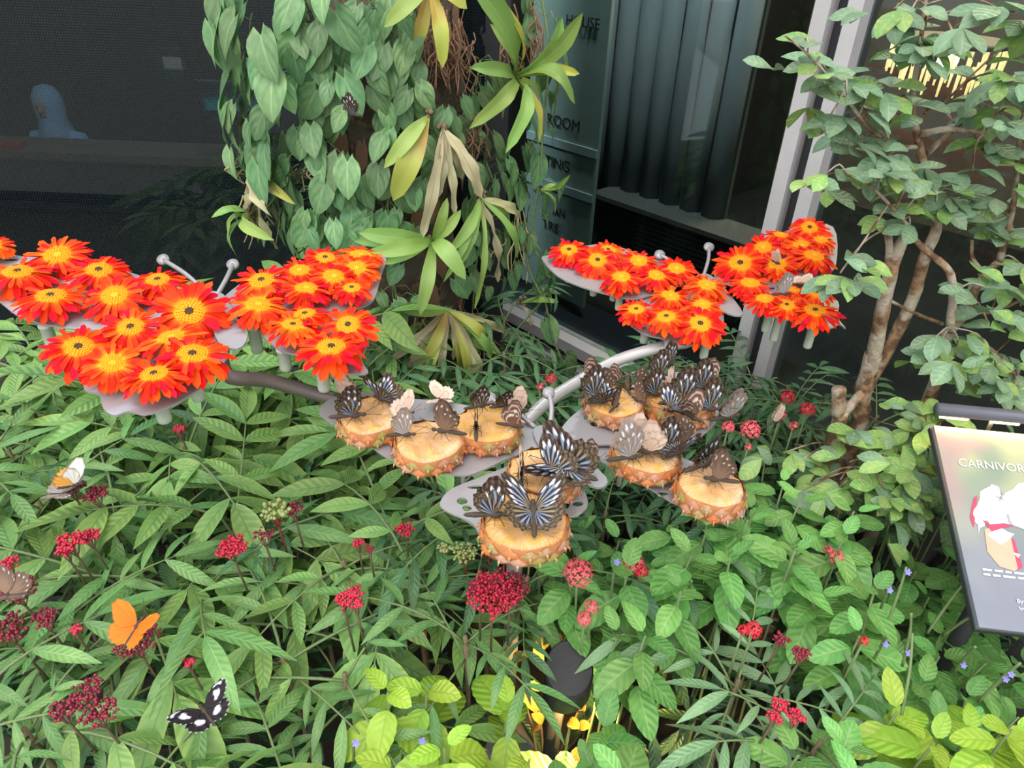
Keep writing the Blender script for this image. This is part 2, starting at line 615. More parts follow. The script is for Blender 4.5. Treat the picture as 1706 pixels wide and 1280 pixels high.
# directory panel with lettering
pan_mat = plain('grey_green_panel', (0.30, 0.37, 0.33), 0.6, var=0.12, scale=3)
strip_mat = plain('pale_strip', (0.38, 0.46, 0.45), 0.6, var=0.08, scale=3)
ink = plain('dark_ink', (0.015, 0.018, 0.02), 0.7, var=0.1)
OFF = 0.35
xr, _ = onwall(1000, 200, OFF)
bw = xr - onwall(880, 200, OFF)[0]
dp = thing(new('directory_panel', None, None, WM @ T((xr, OFF, 0))), 'grey-green directory panel with dark lettering behind the glass beside the vines', 'sign')
new('board', MB().box((-bw / 2, 0.012, 1.36), (bw, 0.02, 2.5)).mesh('board', pan_mat, False), dp)
for pxy in ((985, 255), (980, 330)):
    z = onwall(*pxy, OFF)[1]
    new('strip', MB().box((-bw / 2, -0.001, z), (bw, 0.012, 0.035)).mesh('strip', strip_mat, False), dp)
def text(body, px, py, hpx, parent, off, xr, mat=ink, name='lettering'):
    x, z = onwall(px, py, off)
    x2, z2 = onwall(px, py - hpx, off)
    s = abs(z2 - z) * 1.38
    TEXTS[body].materials.append(mat)
    return new(name, TEXTS[body], parent, T((x - xr, -0.004, z)) @ Matrix.Rotation(PI / 2, 4, 'X') @ Matrix.Diagonal((s, s, 0.1, 1)))
for body, px, py, h in (('HOUSE', 1000, 50, 20), ('ROOM', 967, 221, 20), ('TING', 950, 288, 19), ('AN', 943, 365, 15), ('TRE', 931, 389, 16)):
    text(body, px, py, h, dp, OFF, xr)

# dark hanging panel, louvre box and bar deeper in the room
def deep(px0, py0, px1, py1, off, mat, name, label, cat, th=0.05):
    x0, z0 = onwall(px0, py0, off)
    x1, z1 = onwall(px1, py1, off)
    o = new(name, None, None, WM @ T(((x0 + x1) / 2, off, min(z0, z1))))
    new('body', MB().box((0, 0, abs(z1 - z0) / 2), (abs(x1 - x0), th, abs(z1 - z0))).mesh('body', mat, False), o)
    return thing(o, label, cat), abs(x1 - x0), abs(z1 - z0)
curt = plain('slate_curtain', (0.13, 0.145, 0.15), 0.85, var=0.2, scale=5)
o, w, h = deep(1012, -60, 1185, 480, 0.62, curt, 'fabric_screen', 'slate grey fabric screen hanging behind the glass beside the directory panel', 'screen', 0.02)
for k in range(7):
    new('pleat', MB().tube([(-w / 2 + w * (k + .5) / 7, -0.012, 0.0), (-w / 2 + w * (k + .5) / 7, -0.012, h)], w / 15, 6).mesh('pleat', curt), o)
o, w, h = deep(1020, 318, 1250, 560, 0.55, inner_dark, 'bar_counter', 'dark bar counter with a louvred front low behind the glass', 'counter', 0.1)
new('top', MB().box((0, -0.02, h), (w + 0.06, 0.2, 0.02)).mesh('top', inner_wall, False), o)
louv = plain('louvre_grey', (0.06, 0.075, 0.08), 0.6, var=0.1)
for k in range(12):
    new('slat', MB().box((0.02, -0.058, h * 0.85 - k * 0.022), (w * 0.55, 0.012, 0.010)).mesh('slat', louv, False), o)
def emis(name, c, s):
    t = NT(name)
    t.base((0.8, 0.7, 0.5))
    t.b.inputs['Emission Color'].default_value = (*c, 1)
    t.b.inputs['Emission Strength'].default_value = s
    return t.m
bulb_m = emis('warm_bulb', (1.0, 0.72, 0.25), 9.0)
white_m = emis('white_spot', (1.0, 0.95, 0.85), 6.0)
def pendant(px, py, off, r, mat, label):
    x, z = onwall(px, py, off)
    o = thing(new('pendant_lamp', None, None, WM @ T((x, off, z))), label, 'lamp')
    new('bulb', MB().lathe([(0.001, -r), (r * .7, -r * .7), (r, 0), (r * .7, r * .7), (r * .3, r * 1.2)], 12).mesh('bulb', mat), o)
    new('cap', MB().lathe([(r * .45, r), (r * .5, r * 1.6), (r * .2, r * 2.2)], 10).mesh('cap', inner_dark), o)
    new('cord', MB().tube([(0, 0, r * 2), (0, 0, 2.7 - z)], 0.003, 5).mesh('cord', inner_dark), o)
    return o
pendant(1213, 112, 1.4, 0.020, bulb_m, 'small yellow pendant bulb, upper of two glowing behind the glass')
pendant(1196, 137, 1.4, 0.022, bulb_m, 'small yellow pendant bulb, lower of two glowing behind the glass')
pendant(1240, 88, 2.0, 0.016, white_m, 'tiny white spot lamp near the ceiling above the yellow pendant bulbs')
pendant(1206, 225, 1.2, 0.014, white_m, 'faint white lamp low over the dark bar counter')
pendant(1174, 267, 1.0, 0.012, white_m, 'faint white lamp resting just above the bar counter edge')
# crystal chandelier behind the tree
x, z = onwall(1578, 88, 1.3)
ch = thing(new('chandelier', None, None, WM @ T((x, 1.3, z))), 'warm glowing tiered crystal chandelier behind the glass beyond the tree', 'lamp')
glow = emis('chandelier_glow', (1.0, 0.66, 0.28), 2.6)
core = emis('chandelier_core', (1.0, 0.88, 0.6), 14.0)
new('core', MB().lathe([(0.001, -0.06), (0.05, -0.03), (0.05, 0.03), (0.001, 0.06)], 12).mesh('core', core), ch)
for rr, zz, n in ((0.20, 0.03, 22), (0.14, -0.03, 16)):
    for k in range(n):
        a = 2 * PI * k / n
        new('crystal', MB().tube([(rr * math.cos(a), rr * math.sin(a), zz), (rr * math.cos(a), rr * math.sin(a), zz - 0.11)], [0.009, 0.004], 5).mesh('crystal', glow), ch)
new('ring', MB().lathe([(0.20, 0.03), (0.215, 0.035), (0.215, 0.05), (0.2, 0.055)], 24).mesh('ring', tan_board), ch)
new('rod', MB().tube([(0, 0, 0.05), (0, 0, 2.7 - z)], 0.006, 6).mesh('rod', tan_board), ch)
# unseen area lights added to brighten the rooms behind the glass
def alight(name, M, e, c, size):
    d = bpy.data.lights.new(name, 'AREA')
    d.energy = e
    d.color = c
    d.size = size
    return new(name, d, None, M)
alight('room_fill_light', WM @ T((0.9, 1.6, 2.68)), 80, (1.0, 0.75, 0.48), 0.8)
alight('room_fill_light', WM @ T((0.35, 0.16, 2.6)) @ Matrix.Rotation(0.45, 4, 'X'), 38, (0.92, 0.96, 1.0), 0.12)  # tilted fill, added to light the directory panel
alight('hall_fill_light', T((-1.9, 2.75, 3.3)), 230, (0.85, 0.93, 1.0), 0.8)

# ================================================================== PLANT MATERIALS
M_LEEA_L = leafmat('leea_light', (0.186, 0.349, 0.098), (0.260, 0.432, 0.124), (0.130, 0.264, 0.078), 9, 1.2, val=0.5, edge=(0.305, 0.453, 0.103))
M_LEEA_M = leafmat('leea_mid', (0.133, 0.290, 0.092), (0.202, 0.378, 0.121), (0.265, 0.449, 0.185), 10, 1.4, val=0.5)
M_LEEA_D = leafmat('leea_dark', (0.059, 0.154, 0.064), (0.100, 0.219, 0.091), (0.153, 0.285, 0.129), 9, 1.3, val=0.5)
M_LEEA_Y = leafmat('leea_yellow', (0.34, 0.42, 0.13), (0.50, 0.48, 0.22), (0.24, 0.34, 0.12), 9, 1.2, val=0.3)
M_LEEA_G = leafmat('leea_grey', (0.176, 0.318, 0.156), (0.241, 0.395, 0.204), (0.305, 0.461, 0.257), 10, 1.4, val=0.4)
M_PORT = leafmat('porter_leaf', (0.141, 0.351, 0.085), (0.216, 0.450, 0.118), (0.294, 0.505, 0.182), 6, 1.5, val=0.55, vbump=0.22, vcol=0.22)
M_LIME = leafmat('lime_leaf', (0.309, 0.505, 0.050), (0.402, 0.580, 0.079), (0.262, 0.430, 0.050), 6, 1.5, val=0.35, vbump=0.22)
M_IXO = leafmat('ixora_leaf', (0.060, 0.152, 0.060), (0.098, 0.212, 0.080), (0.141, 0.264, 0.109), 8, 1.0, val=0.5)
M_HEART = leafmat('heart_leaf', (0.132, 0.262, 0.115), (0.197, 0.345, 0.147), (0.275, 0.424, 0.207), 3, 2.0, val=0.6, hue=0.05, vcol=0.2, spots=None, vbump=0.15)
M_STRAP = leafmat('strap_leaf', (0.210, 0.360, 0.080), (0.290, 0.440, 0.110), (0.30, 0.46, 0.15), 2, 0.3, val=0.35, hue=0.04, vcol=0.05, vbump=0.08)
M_STRAPY = leafmat('strap_yellow', (0.400, 0.450, 0.065), (0.480, 0.480, 0.10), (0.42, 0.44, 0.12), 2, 0.3, val=0.35, hue=0.05, vcol=0.05, vbump=0.08, spots=(0.42, 0.26, 0.06))
M_STRAW = leafmat('straw_leaf', (0.430, 0.390, 0.200), (0.520, 0.480, 0.300), (0.36, 0.30, 0.15), 2, 0.3, val=0.4, hue=0.04, vcol=0.05, vbump=0.1, spots=(0.33, 0.23, 0.14), rough=0.7)
M_TREE = leafmat('tree_leaf', (0.177, 0.290, 0.176), (0.246, 0.370, 0.221), (0.314, 0.445, 0.273), 6, 1.1, val=0.5, hue=0.04, vcol=0.15, vbump=0.15)
M_TREEY = leafmat('tree_leaf_young', (0.220, 0.396, 0.121), (0.297, 0.473, 0.143), (0.330, 0.495, 0.198), 6, 1.1, val=0.45, hue=0.05, vcol=0.15, spots=(0.462, 0.484, 0.132), vbump=0.15)
M_DRY = leafmat('dry_litter', (0.50, 0.33, 0.06), (0.60, 0.42, 0.12), (0.40, 0.26, 0.08), 6, 1.2, val=0.4, hue=0.05)
M_UNDER = leafmat('undergrowth_shade', (0.027, 0.075, 0.030), (0.048, 0.108, 0.042), (0.054, 0.120, 0.048), 8, 1.2, val=0.0, trans=0.15)  # green darkened so the gaps' shade is in the leaf colour
M_STEM = plain('green_stem', (0.16, 0.22, 0.09), 0.6, var=0.3)
M_RSTEM = plain('brown_stem', (0.17, 0.12, 0.07), 0.8, var=0.4)
M_REDST = plain('red_stalk', (0.30, 0.05, 0.045), 0.6)
M_BERRY = plain('red_berry', (0.48, 0.025, 0.055), 0.35, var=0.35, scale=160, bump=0)
M_BERRYD = plain('dark_red_berry', (0.22, 0.02, 0.04), 0.4, var=0.4, scale=160, bump=0)
M_BERRYG = plain('green_berry', (0.32, 0.36, 0.13), 0.4, var=0.3, scale=160, bump=0)
M_PINK = plain('coral_floret', (0.82, 0.12, 0.15), 0.55, var=0.2, scale=120, bump=0)
M_CRIM = plain('crimson_floret', (0.62, 0.03, 0.05), 0.55, var=0.2, scale=120, bump=0)
M_BLUE = plain('violet_floret', (0.22, 0.20, 0.60), 0.55, var=0.2, scale=120, bump=0)
def barkmat(name, a, b, c):
    t = NT(name)
    v = t.coord('Object')
    n1 = t.noise(45, 5, v)
    n2 = t.noise(17, 3, v)
    cc = t.mix(t.rng(n2, 0.46, 0.58), t.mix(t.rng(n1, 0.40, 0.60), a, b), c)
    t.base(cc)
    t.set(Roughness=0.9)
    t.bump(n1, 0.9, 0.01)
    return t.m
M_BARK = barkmat('pale_bark', (0.11, 0.058, 0.030), (0.27, 0.165, 0.090), (0.36, 0.30, 0.235))
M_DBARK = barkmat('dark_bark', (0.06, 0.042, 0.030), (0.15, 0.09, 0.06), (0.09, 0.075, 0.055))
M_ROOT = plain('dry_root', (0.22, 0.12, 0.075), 0.9, var=0.5, scale=60)
M_FIBRE = plain('straw_fibre', (0.45, 0.36, 0.20), 0.9, var=0.35, scale=60)

# ================================================================== SHRUBS WITH PINNATE LEAVES
LL = {}
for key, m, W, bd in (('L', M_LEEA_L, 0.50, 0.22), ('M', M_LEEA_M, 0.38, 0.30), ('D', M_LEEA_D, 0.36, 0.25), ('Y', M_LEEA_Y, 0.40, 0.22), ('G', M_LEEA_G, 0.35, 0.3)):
    LL[key] = leaf_set('leaflet', m, 7, hash(key) % 97 if False else ord(key), shape='lance', W=W, bend=bd, fold=0.32, rows=9, cols=2, serr=0.015)

def in_pocket(P):
    # the open pocket round the garden lamp
    x, y = proj(P)
    return ((x - 935) / 62.0) ** 2 + ((y - 1165) / 118.0) ** 2 < 1 and P.z > 0.3
def rachis_pt(t, b):
    return Vector((0, t * (1 - 0.12 * b * t), 0.18 * t - b * t * t))
RACH = []
for b in (0.25, 0.4, 0.55, 0.7):
    pts = [rachis_pt(k / 6, b) for k in range(7)]
    RACH.append((b, MB().tube(pts, [0.013, 0.012, 0.011, 0.010, 0.009, 0.008, 0.006], 4).mesh('rachis', M_STEM)))

def pinnate(parent, base, az, elev, L, key, pairs, r, lsize=0.46, rootloc=None):
    """one compound leaf: rachis (part) with leaflets (sub-parts)"""
    b, rm = r.choice(RACH)
    if in_pocket(base + Vector((math.sin(az), math.cos(az), -0.1)) * L * .75):
        return None
    d = Vector((math.sin(az) * math.cos(elev), math.cos(az) * math.cos(elev), math.sin(elev)))
    M = frame(base - rootloc, d, (0, 0, 1), L) @ Matrix.Rotation(r.uniform(-0.35, 0.35), 4, 'Y')
    lf = new('compound_leaf', rm, parent, M)
    t0 = 0.36
    for k in range(pairs):
        t = t0 + (0.92 - t0) * (k / max(1, pairs - 1)) if pairs > 1 else 0.6
        p = rachis_pt(t, b)
        dt = (rachis_pt(t + 0.02, b) - rachis_pt(t - 0.02, b)).normalized()
        sz = lsize * (0.72 + 0.42 * k / max(1, pairs - 1)) if pairs > 1 else lsize
        for s in (-1, 1):
            if r.random() < 0.05:
                continue
            a = r.uniform(0.75, 1.15)
            ld = dt * math.cos(a) + Vector((s, 0, 0)) * math.sin(a) + Vector((0, 0, r.uniform(-0.35, 0.05)))
            up = Vector((-s * 0.25 + r.uniform(-.2, .2), 0, 1))
            new('leaflet', r.choice(LL[key]), lf, frame(p, ld, up, sz * r.uniform(0.85, 1.12)))
    p = rachis_pt(0.98, b)
    dt = (rachis_pt(1.0, b) - rachis_pt(0.95, b)).normalized()
    new('leaflet', r.choice(LL[key]), lf, frame(p, dt + Vector((r.uniform(-.2, .2), 0, -0.1)), (0, 0, 1), lsize * 1.15 * r.uniform(0.9, 1.1)))
    return lf

def curve_pts(a, b, r, sag=0.05, n=5):
    out = []
    o = Vector((r.uniform(-1, 1), r.uniform(-1, 1), 0)) * sag
    for k in range(n + 1):
        t = k / n
        out.append(a.lerp(b, t) + o * math.sin(PI * t))
    return out

def region(px, py):
    if py > 1135 and 590 < px < 890:
        return 'lime'
    if py > 1165 and px > 1440:
        return 'lime'
    if ((px - 1265) / 140.0) ** 2 + ((py - 1165) / 125.0) ** 2 < 1:
        return 'leea'
    if px > 1060 and py > 1185 and px < 1180:
        return 'leea'
    if px > 930 and py > 868:
        return 'port'
    if px > 1240 and py > 690:
        return 'ixora'
    if 880 < px < 1250 and 760 < py <= 868:
        return 'leea'
    return 'leea'

def canopy(x, y, px, py):
    z = 0.66 + 0.09 * noise.noise(Vector((x * 2.6, y * 2.6, 3.3)))
    if px < 420 and py < 700:
        z -= 0.04
    # shaded dip in the middle of the bed
    g = math.exp(-(((px - 525) / 110.0) ** 2 + ((py - 748) / 75.0) ** 2))
    z -= 0.36 * g
    if px > 900 and py < 760:
        z -= 0.08
    # pocket round the garden lamp
    z -= 0.32 * math.exp(-(((px - 925) / 75.0) ** 2 + ((py - 1190) / 105.0) ** 2))
    if 900 < px < 1080 and 760 < py < 1000:
        z -= 0.06
    # below the sign
    if x > 0.66 and 0.62 < y < 1.2:
        z -= 0.20
    return z

# seeds: photo position of each plant and what tells it apart
LEEA = [
    (60, 650, 'L', 'pale green pinnate shrub at the foot of the dotted glass, under the gerbera plate'),
    (60, 830, 'M', 'green pinnate shrub holding the blurred orange and white butterfly'),
    (110, 1010, 'M', 'green pinnate shrub with small red flower sprays beside the orange butterfly'),
    (70, 1200, 'M', 'green pinnate shrub in the bottom corner below the orange butterfly'),
    (300, 760, 'L', 'light green broad-leafleted shrub directly below the gerbera feeder'),
    (430, 690, 'L', 'light green pinnate shrub under the brown pipe between feeders'),
    (300, 960, 'L', 'green pinnate shrub with a single bright red flower head standing up'),
    (300, 1180, 'M', 'green shrub on which the black white-spotted butterfly rests'),
    (520, 750, 'D', 'dark shaded small-leaved shrub in the dip below the brown pipe'),  # dark key puts the dip's shade into the leaf colour
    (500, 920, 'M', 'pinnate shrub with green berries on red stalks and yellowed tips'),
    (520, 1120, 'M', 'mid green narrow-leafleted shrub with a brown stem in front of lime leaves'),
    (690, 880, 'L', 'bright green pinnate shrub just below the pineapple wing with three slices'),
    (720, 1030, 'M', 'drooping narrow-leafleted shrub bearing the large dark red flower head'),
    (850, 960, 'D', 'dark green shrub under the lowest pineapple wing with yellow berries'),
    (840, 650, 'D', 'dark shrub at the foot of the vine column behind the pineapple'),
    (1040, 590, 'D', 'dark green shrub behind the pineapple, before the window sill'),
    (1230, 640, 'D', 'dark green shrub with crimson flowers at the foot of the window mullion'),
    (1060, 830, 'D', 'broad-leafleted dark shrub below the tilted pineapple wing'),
    (1270, 1150, 'G', 'grey-green pinnate shrub standing out among the rounded toothed leaves'),
    (1130, 1250, 'G', 'grey-green pinnate shrub at the bottom edge beside the garden lamp'),
]
r1 = random.Random(11)
seeds = []
for px, py, key, lab in LEEA:
    P = atz(px, py, 0.64)
    seeds.append([P, key, lab, []])

def grid(spacing, seed):
    r = random.Random(seed)
    out = []
    row = 0
    y = 0.42
    while y < 2.15:
        x = -1.75 + (row % 2) * spacing / 2
        while x < 1.7:
            out.append((x + r.uniform(-.3, .3) * spacing, y + r.uniform(-.3, .3) * spacing))
            x += spacing
        y += spacing * 0.87
        row += 1
    return out

def wall_y(x):
    return Wp.y + (x - Wp.x) * -1.032
def usable(x, y):
    if y > YL - 0.14:
        return False
    if x > 0 and y > wall_y(x) - 0.2:
        return False
    return True

leea_tips = []
for x, y in grid(0.168, 5):
    if not usable(x, y):
        continue
    px, py = proj((x, y, 0.64))
    if region(px, py) != 'leea' or px < -90 or px > 1760 or py > 1390 or py < 540:
        continue
    if math.hypot(x + 0.33, y - 1.92) < 0.24:
        continue
    z = canopy(x, y, px, py)
    if px > 900 and py < 620:
        z = min(z, 0.52)
    P = Vector((x, y, z))
    s = min(seeds, key=lambda q: (q[0].xy - P.xy).length)
    s[3].append(P)

BUSHES = []
for P0, key, lab, tips in seeds:
    if not tips:
        continue
    c = sum((t.xy for t in tips), Vector((0, 0))) / len(tips)
    base = Vector((c.x, c.y, 0.02))
    rt = root('pinnate_shrub', base, lab, 'shrub')
    BUSHES.append((rt, base, P0))
    for tip in tips:
        px, py = proj(tip)
        st = base.lerp(Vector((tip.x, tip.y, 0.02)), 0.55)
        pts = curve_pts(st - base, tip - base, r1, 0.03)
        new('stem', MB().tube(pts, [0.0065, 0.006, 0.0055, 0.005, 0.0045, 0.004], 5).mesh('stem', M_RSTEM), rt)
        k2 = key
        if key == 'M' and 520 < px < 640 and 815 < py < 905:
            k2 = 'Y'
        n = 6 if key in 'LMG' else 7
        a0 = r1.uniform(0, 2 * PI)
        for i in range(n):
            az = a0 + 2 * PI * i / n + r1.uniform(-.35, .35)
            up = r1.uniform(0.0, 0.75)
            L = {'L': 0.265, 'M': 0.215, 'D': 0.180, 'Y': 0.18, 'G': 0.20}[k2] * r1.uniform(0.8, 1.2)
            ls = {'L': 0.49, 'M': 0.46, 'D': 0.46, 'Y': 0.42, 'G': 0.46}[k2]
            kk = k2
            if k2 == 'L' and py > 900 and r1.random() < 0.6:
                kk = 'M'
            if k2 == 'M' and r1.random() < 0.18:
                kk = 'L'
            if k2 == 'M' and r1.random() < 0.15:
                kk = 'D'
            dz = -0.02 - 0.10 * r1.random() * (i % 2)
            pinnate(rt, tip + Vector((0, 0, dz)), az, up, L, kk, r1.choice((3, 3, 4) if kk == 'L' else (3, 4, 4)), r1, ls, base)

def nearest_bush(P):
    return min(BUSHES, key=lambda b: (b[2].xy - Vector(P).xy).length)

# ---- flower heads and berry clusters of these shrubs
def cluster(px, py, z, rad, mat, n, flat=0.5, sz=0.0032, name='berry_cluster', label=None, lumps=5, seed=0):
    P = atz(px, py, z)
    rt, base, _ = nearest_bush(P)
    r = random.Random(seed + int(px * 7 + py))
    mbs = MB()
    mbb = MB()
    root_p = Vector((0, 0, -0.02 - rad * 0.5))
    mbs.tube([root_p - Vector((0, -0.02, 0.12)), root_p, Vector((0, 0, -rad * flat))], [0.002, 0.002, 0.0016], 5)
    cs = []
    for k in range(lumps):
        a = 2 * PI * k / lumps + r.uniform(-.3, .3)
        q = Vector((math.cos(a), math.sin(a), 0)) * rad * r.uniform(0.4, 0.62) if lumps > 1 else Vector((0, 0, 0))
        q.z = r.uniform(-0.2, 0.3) * rad * flat
        cs.append(q)
        mbs.tube([root_p, (root_p + q) * 0.5 + Vector((0, 0, -0.004)), q], 0.0010, 4)
    for k in range(n):
        q = cs[k % len(cs)]
        u = Vector((r.gauss(0, 1), r.gauss(0, 1), r.gauss(0, 0.8))).normalized() * rad * (0.58 if lumps > 1 else 0.8) * r.uniform(0.3, 1)
        u.z = u.z * flat + 0.3 * rad * flat
        blob(mbb, q + u, sz * r.uniform(0.7, 1.2))
    h = new(name, mbs.mesh('stalk', M_REDST if mat is M_BERRYG else M_RSTEM), rt, T(P - base))
    f = stuff(new('berries', mbb.mesh('berries', mat, True), h))
    if label:
        h['label'] = label
    return P
for a in (
    (120, 905, .80, .022, M_BERRY, 130), (150, 895, .79, .016, M_BERRY, 80), (110, 918, .79, .015, M_BERRY, 70),
    (386, 913, .80, .024, M_BERRY, 190),
    (820, 992, .80, .042, M_BERRY, 420), (850, 985, .80, .030, M_BERRYD, 200), (800, 980, .80, .022, M_BERRYD, 120),
    (572, 1002, .78, .014, M_BERRY, 60), (590, 990, .78, .014, M_BERRY, 60), (594, 1008, .78, .011, M_BERRY, 40),
    (676, 884, .74, .020, M_BERRY, 90), (597, 905, .74, .011, M_BERRY, 40), (616, 915, .74, .008, M_BERRYD, 24),
    (300, 717, .74, .014, M_BERRY, 70), (228, 1070, .77, .034, M_BERRYD, 170),
    (30, 985, .79, .03, M_BERRYD, 120), (12, 942, .78, .018, M_BERRY, 60), (15, 1050, .78, .028, M_BERRYD, 100), (75, 1030, .78, .022, M_BERRYD, 70),
    (120, 812, .80, .026, M_BERRYD, 120), (160, 825, .80, .02, M_BERRYD, 80),
    (140, 1160, .77, .026, M_BERRYD, 90), (165, 1190, .77, .024, M_BERRYD, 90), (105, 1185, .77, .018, M_BERRYD, 60),
    (460, 855, .78, .028, M_BERRYG, 46), (490, 850, .78, .020, M_BERRYD, 40), (440, 893, .77, .018, M_BERRYD, 30),
    (775, 921, .72, .026, M_BERRYG, 120), (815, 912, .72, .026, M_BERRYG, 120), (840, 925, .72, .015, M_BERRYG, 60),
    (740, 915, .72, .012, M_BERRYG, 40),
    (1300, 1175, .74, .012, M_BERRY, 40), (1325, 1195, .74, .014, M_BERRY, 50), (1290, 1195, .74, .010, M_BERRY, 30), (1300, 1065, .74, .014, M_BERRYD, 40),
    (1335, 1090, .74, .014, M_BERRYD, 40), (315, 1105, .74, .008, M_BERRY, 30), (126, 1050, .76, .008, M_BERRY, 26)):
    cluster(*a, sz=0.0055 if a[4] is M_BERRYG and a[0] < 700 else 0.0034)

# ================================================================== ROUND TOOTHED HERBS (right of the bed) AND LIME HERBS
PL = leaf_set('leaf', M_PORT, 7, 31, shape='ovate', W=0.74, bend=0.18, fold=0.20, rows=12, cols=2, serr=0.03)
YL_ = leaf_set('leaf', M_LIME, 7, 37, shape='ovate', W=0.76, bend=0.22, fold=0.18, rows=12, cols=2, serr=0.03)
IL = leaf_set('leaf', M_IXO, 6, 41, shape='ovate', W=0.46, bend=0.25, fold=0.25, rows=8, cols=2)

def herb_stem(rt, base, foot, tip, leaves, size, r, n_pairs=4, spread=0.9):
    pts = curve_pts(foot - base, tip - base, r, 0.02, 4)
    st = new('stem', MB().tube(pts, [0.0035, 0.0033, 0.003, 0.0026, 0.002], 5).mesh('stem', M_STEM), rt)
    for k in range(n_pairs):
        h = k * 0.030
        p = tip - base - Vector((0, 0, h))
        s = size * (0.45 + 0.55 * min(1, (k + 0.35) / 1.6))
        a = r.uniform(0, PI)
        for q in (0, PI):
            az = a + q + r.uniform(-.25, .25)
            el = 0.75 - spread * min(1, (k + .3) / 1.5) + r.uniform(-.2, .2)
            d = Vector((math.sin(az) * math.cos(el), math.cos(az) * math.cos(el), math.sin(el)))
            if in_pocket(p + base + d * s * .6):
                continue
            new('leaf', r.choice(leaves), st, frame(p + d * 0.008, d, (0, 0, 1), s * r.uniform(0.8, 1.15)))
    return st

PORT = [
    (1010, 1050, 'round-leaved green herb beside the garden lamp under the pink flower heads'),
    (1080, 1010, 'round-leaved green herb right of the two pink flower heads'),
    (1190, 930, 'bright round-leaved herb just below the tilted pineapple wing'),
    (1290, 920, 'large round-leaved bright herb right of the tilted pineapple wing'),
    (1160, 1060, 'round-leaved herb before the small red flower head'),
    (1400, 1000, 'round-leaved herb in the shade below the small tree'),
    (1450, 1080, 'round-leaved herb with green flower spikes beside the sign edge'),
    (1580, 1030, 'round-leaved shaded herb tucked under the lower corner of the sign'),
    (1540, 1130, 'round-leaved herb with a violet floret spike below the sign'),
    (1670, 1130, 'round-leaved herb below the sign at the edge of the bed'),
]
LIME = [
    (640, 1260, 'lime green herb at the bottom edge below the narrow-leafleted shrub'),
    (780, 1210, 'lime green herb glowing beside the garden lamp'),
    (850, 1250, 'lime green heart-leaved herb in front of the garden lamp'),
    (1480, 1210, 'lime yellow herb at the bottom edge beneath the green spikes'),
    (1640, 1250, 'lime yellow herb in the bottom corner below the sign'),
]
r2 = random.Random(23)
HERBS = []
def plant_herbs(spec, reg, name, leaves, size, spacing, seed, npairs, cat):
    ss = [[atz(px, py, 0.6), lab, []] for px, py, lab in spec]
    for x, y in grid(spacing, seed):
        if not usable(x, y):
            continue
        px, py = proj((x, y, 0.62))
        if region(px, py) != reg or px < -60 or px > 1780 or py > 1400:
            continue
        z = canopy(x, y, px, py) + r2.uniform(-0.05, 0.05)
        z += {'lime': 0.05, 'port': 0.04, 'ixora': -0.02}[reg]
        P = Vector((x, y, z))
        min(ss, key=lambda q: (q[0].xy - P.xy).length)[2].append(P)
    for P0, lab, tips in ss:
        if not tips:
            continue
        c = sum((t.xy for t in tips), Vector((0, 0))) / len(tips)
        base = Vector((c.x, c.y, 0.02))
        rt = root(name, base, lab, cat)
        HERBS.append((rt, base, P0))
        for tip in tips:
            foot = base.lerp(Vector((tip.x, tip.y, 0.02)), 0.7)
            herb_stem(rt, base, foot, tip, leaves, size * r2.uniform(0.85, 1.15), r2, npairs)
plant_herbs(PORT, 'port', 'toothed_leaf_herb', PL, 0.082, 0.086, 51, 5, 'herb')
plant_herbs(LIME, 'lime', 'lime_herb', YL_, 0.092, 0.085, 53, 4, 'herb')

# flower spikes with small violet florets
def spike(px0, py0, px1, py1, z1, florets):
    b = atz(px0, py0, z1 - 0.12)
    t = atz(px1, py1, z1)
    rt, base, _ = min(HERBS, key=lambda h: (h[2].xy - b.xy).length)
    m = (b + t) / 2 + Vector((0, 0, 0.015))
    pts = catmull([b - base, m - base, t - base], sub=4)
    sp = new('flower_spike', MB().tube(pts, [0.0026] * 5 + [0.0022] * (len(pts) - 5), 5).mesh('spike', M_STEM), rt)
    for u in florets:
        q = pts[min(len(pts) - 1, int(u * (len(pts) - 1)))]
        mbf = MB()
        for k in range(5):
            a = 2 * PI * k / 5
            v, f, uv = leaf_geo('round', 0.7, 0.1, 0.1, 4, 2)
            Mf = frame(q + Vector((0.002, -0.004, 0.002)), (math.cos(a), math.sin(a) * .7 - 0.3, math.sin(a) * .7), (0, -1, .6), 0.0065)
            mbf.add([Mf @ Vector(p) for p in v], f, uv)
        new('floret', mbf.mesh('floret', M_BLUE), sp)
spike(1478, 1040, 1510, 945, .78, (0.95,))
spike(1465, 1020, 1478, 980, .76, (0.98,))
spike(1545, 1055, 1612, 965, .72, (0.98,))
spike(1503, 1110, 1518, 1022, .76, (0.35,))
spike(1500, 1200, 1520, 1055, .76, ())
spike(1455, 1100, 1478, 1060, .74, (0.6,))
spike(1590, 1120, 1625, 1078, .72, (0.3,))
spike(1630, 1170, 1700, 1105, .72, (0.5, 0.7))
spike(1570, 1060, 1645, 1020, .70, ())
spike(1015, 1010, 1025, 935, .76, (1.0,))
spike(1145, 1000, 1152, 968, .74, ())
spike(1080, 1010, 1088, 985, .72, (0.3,))
spike(590, 1270, 592, 1235, .70, (1.0,))
spike(700, 1245, 702, 1232, .68, (1.0,))

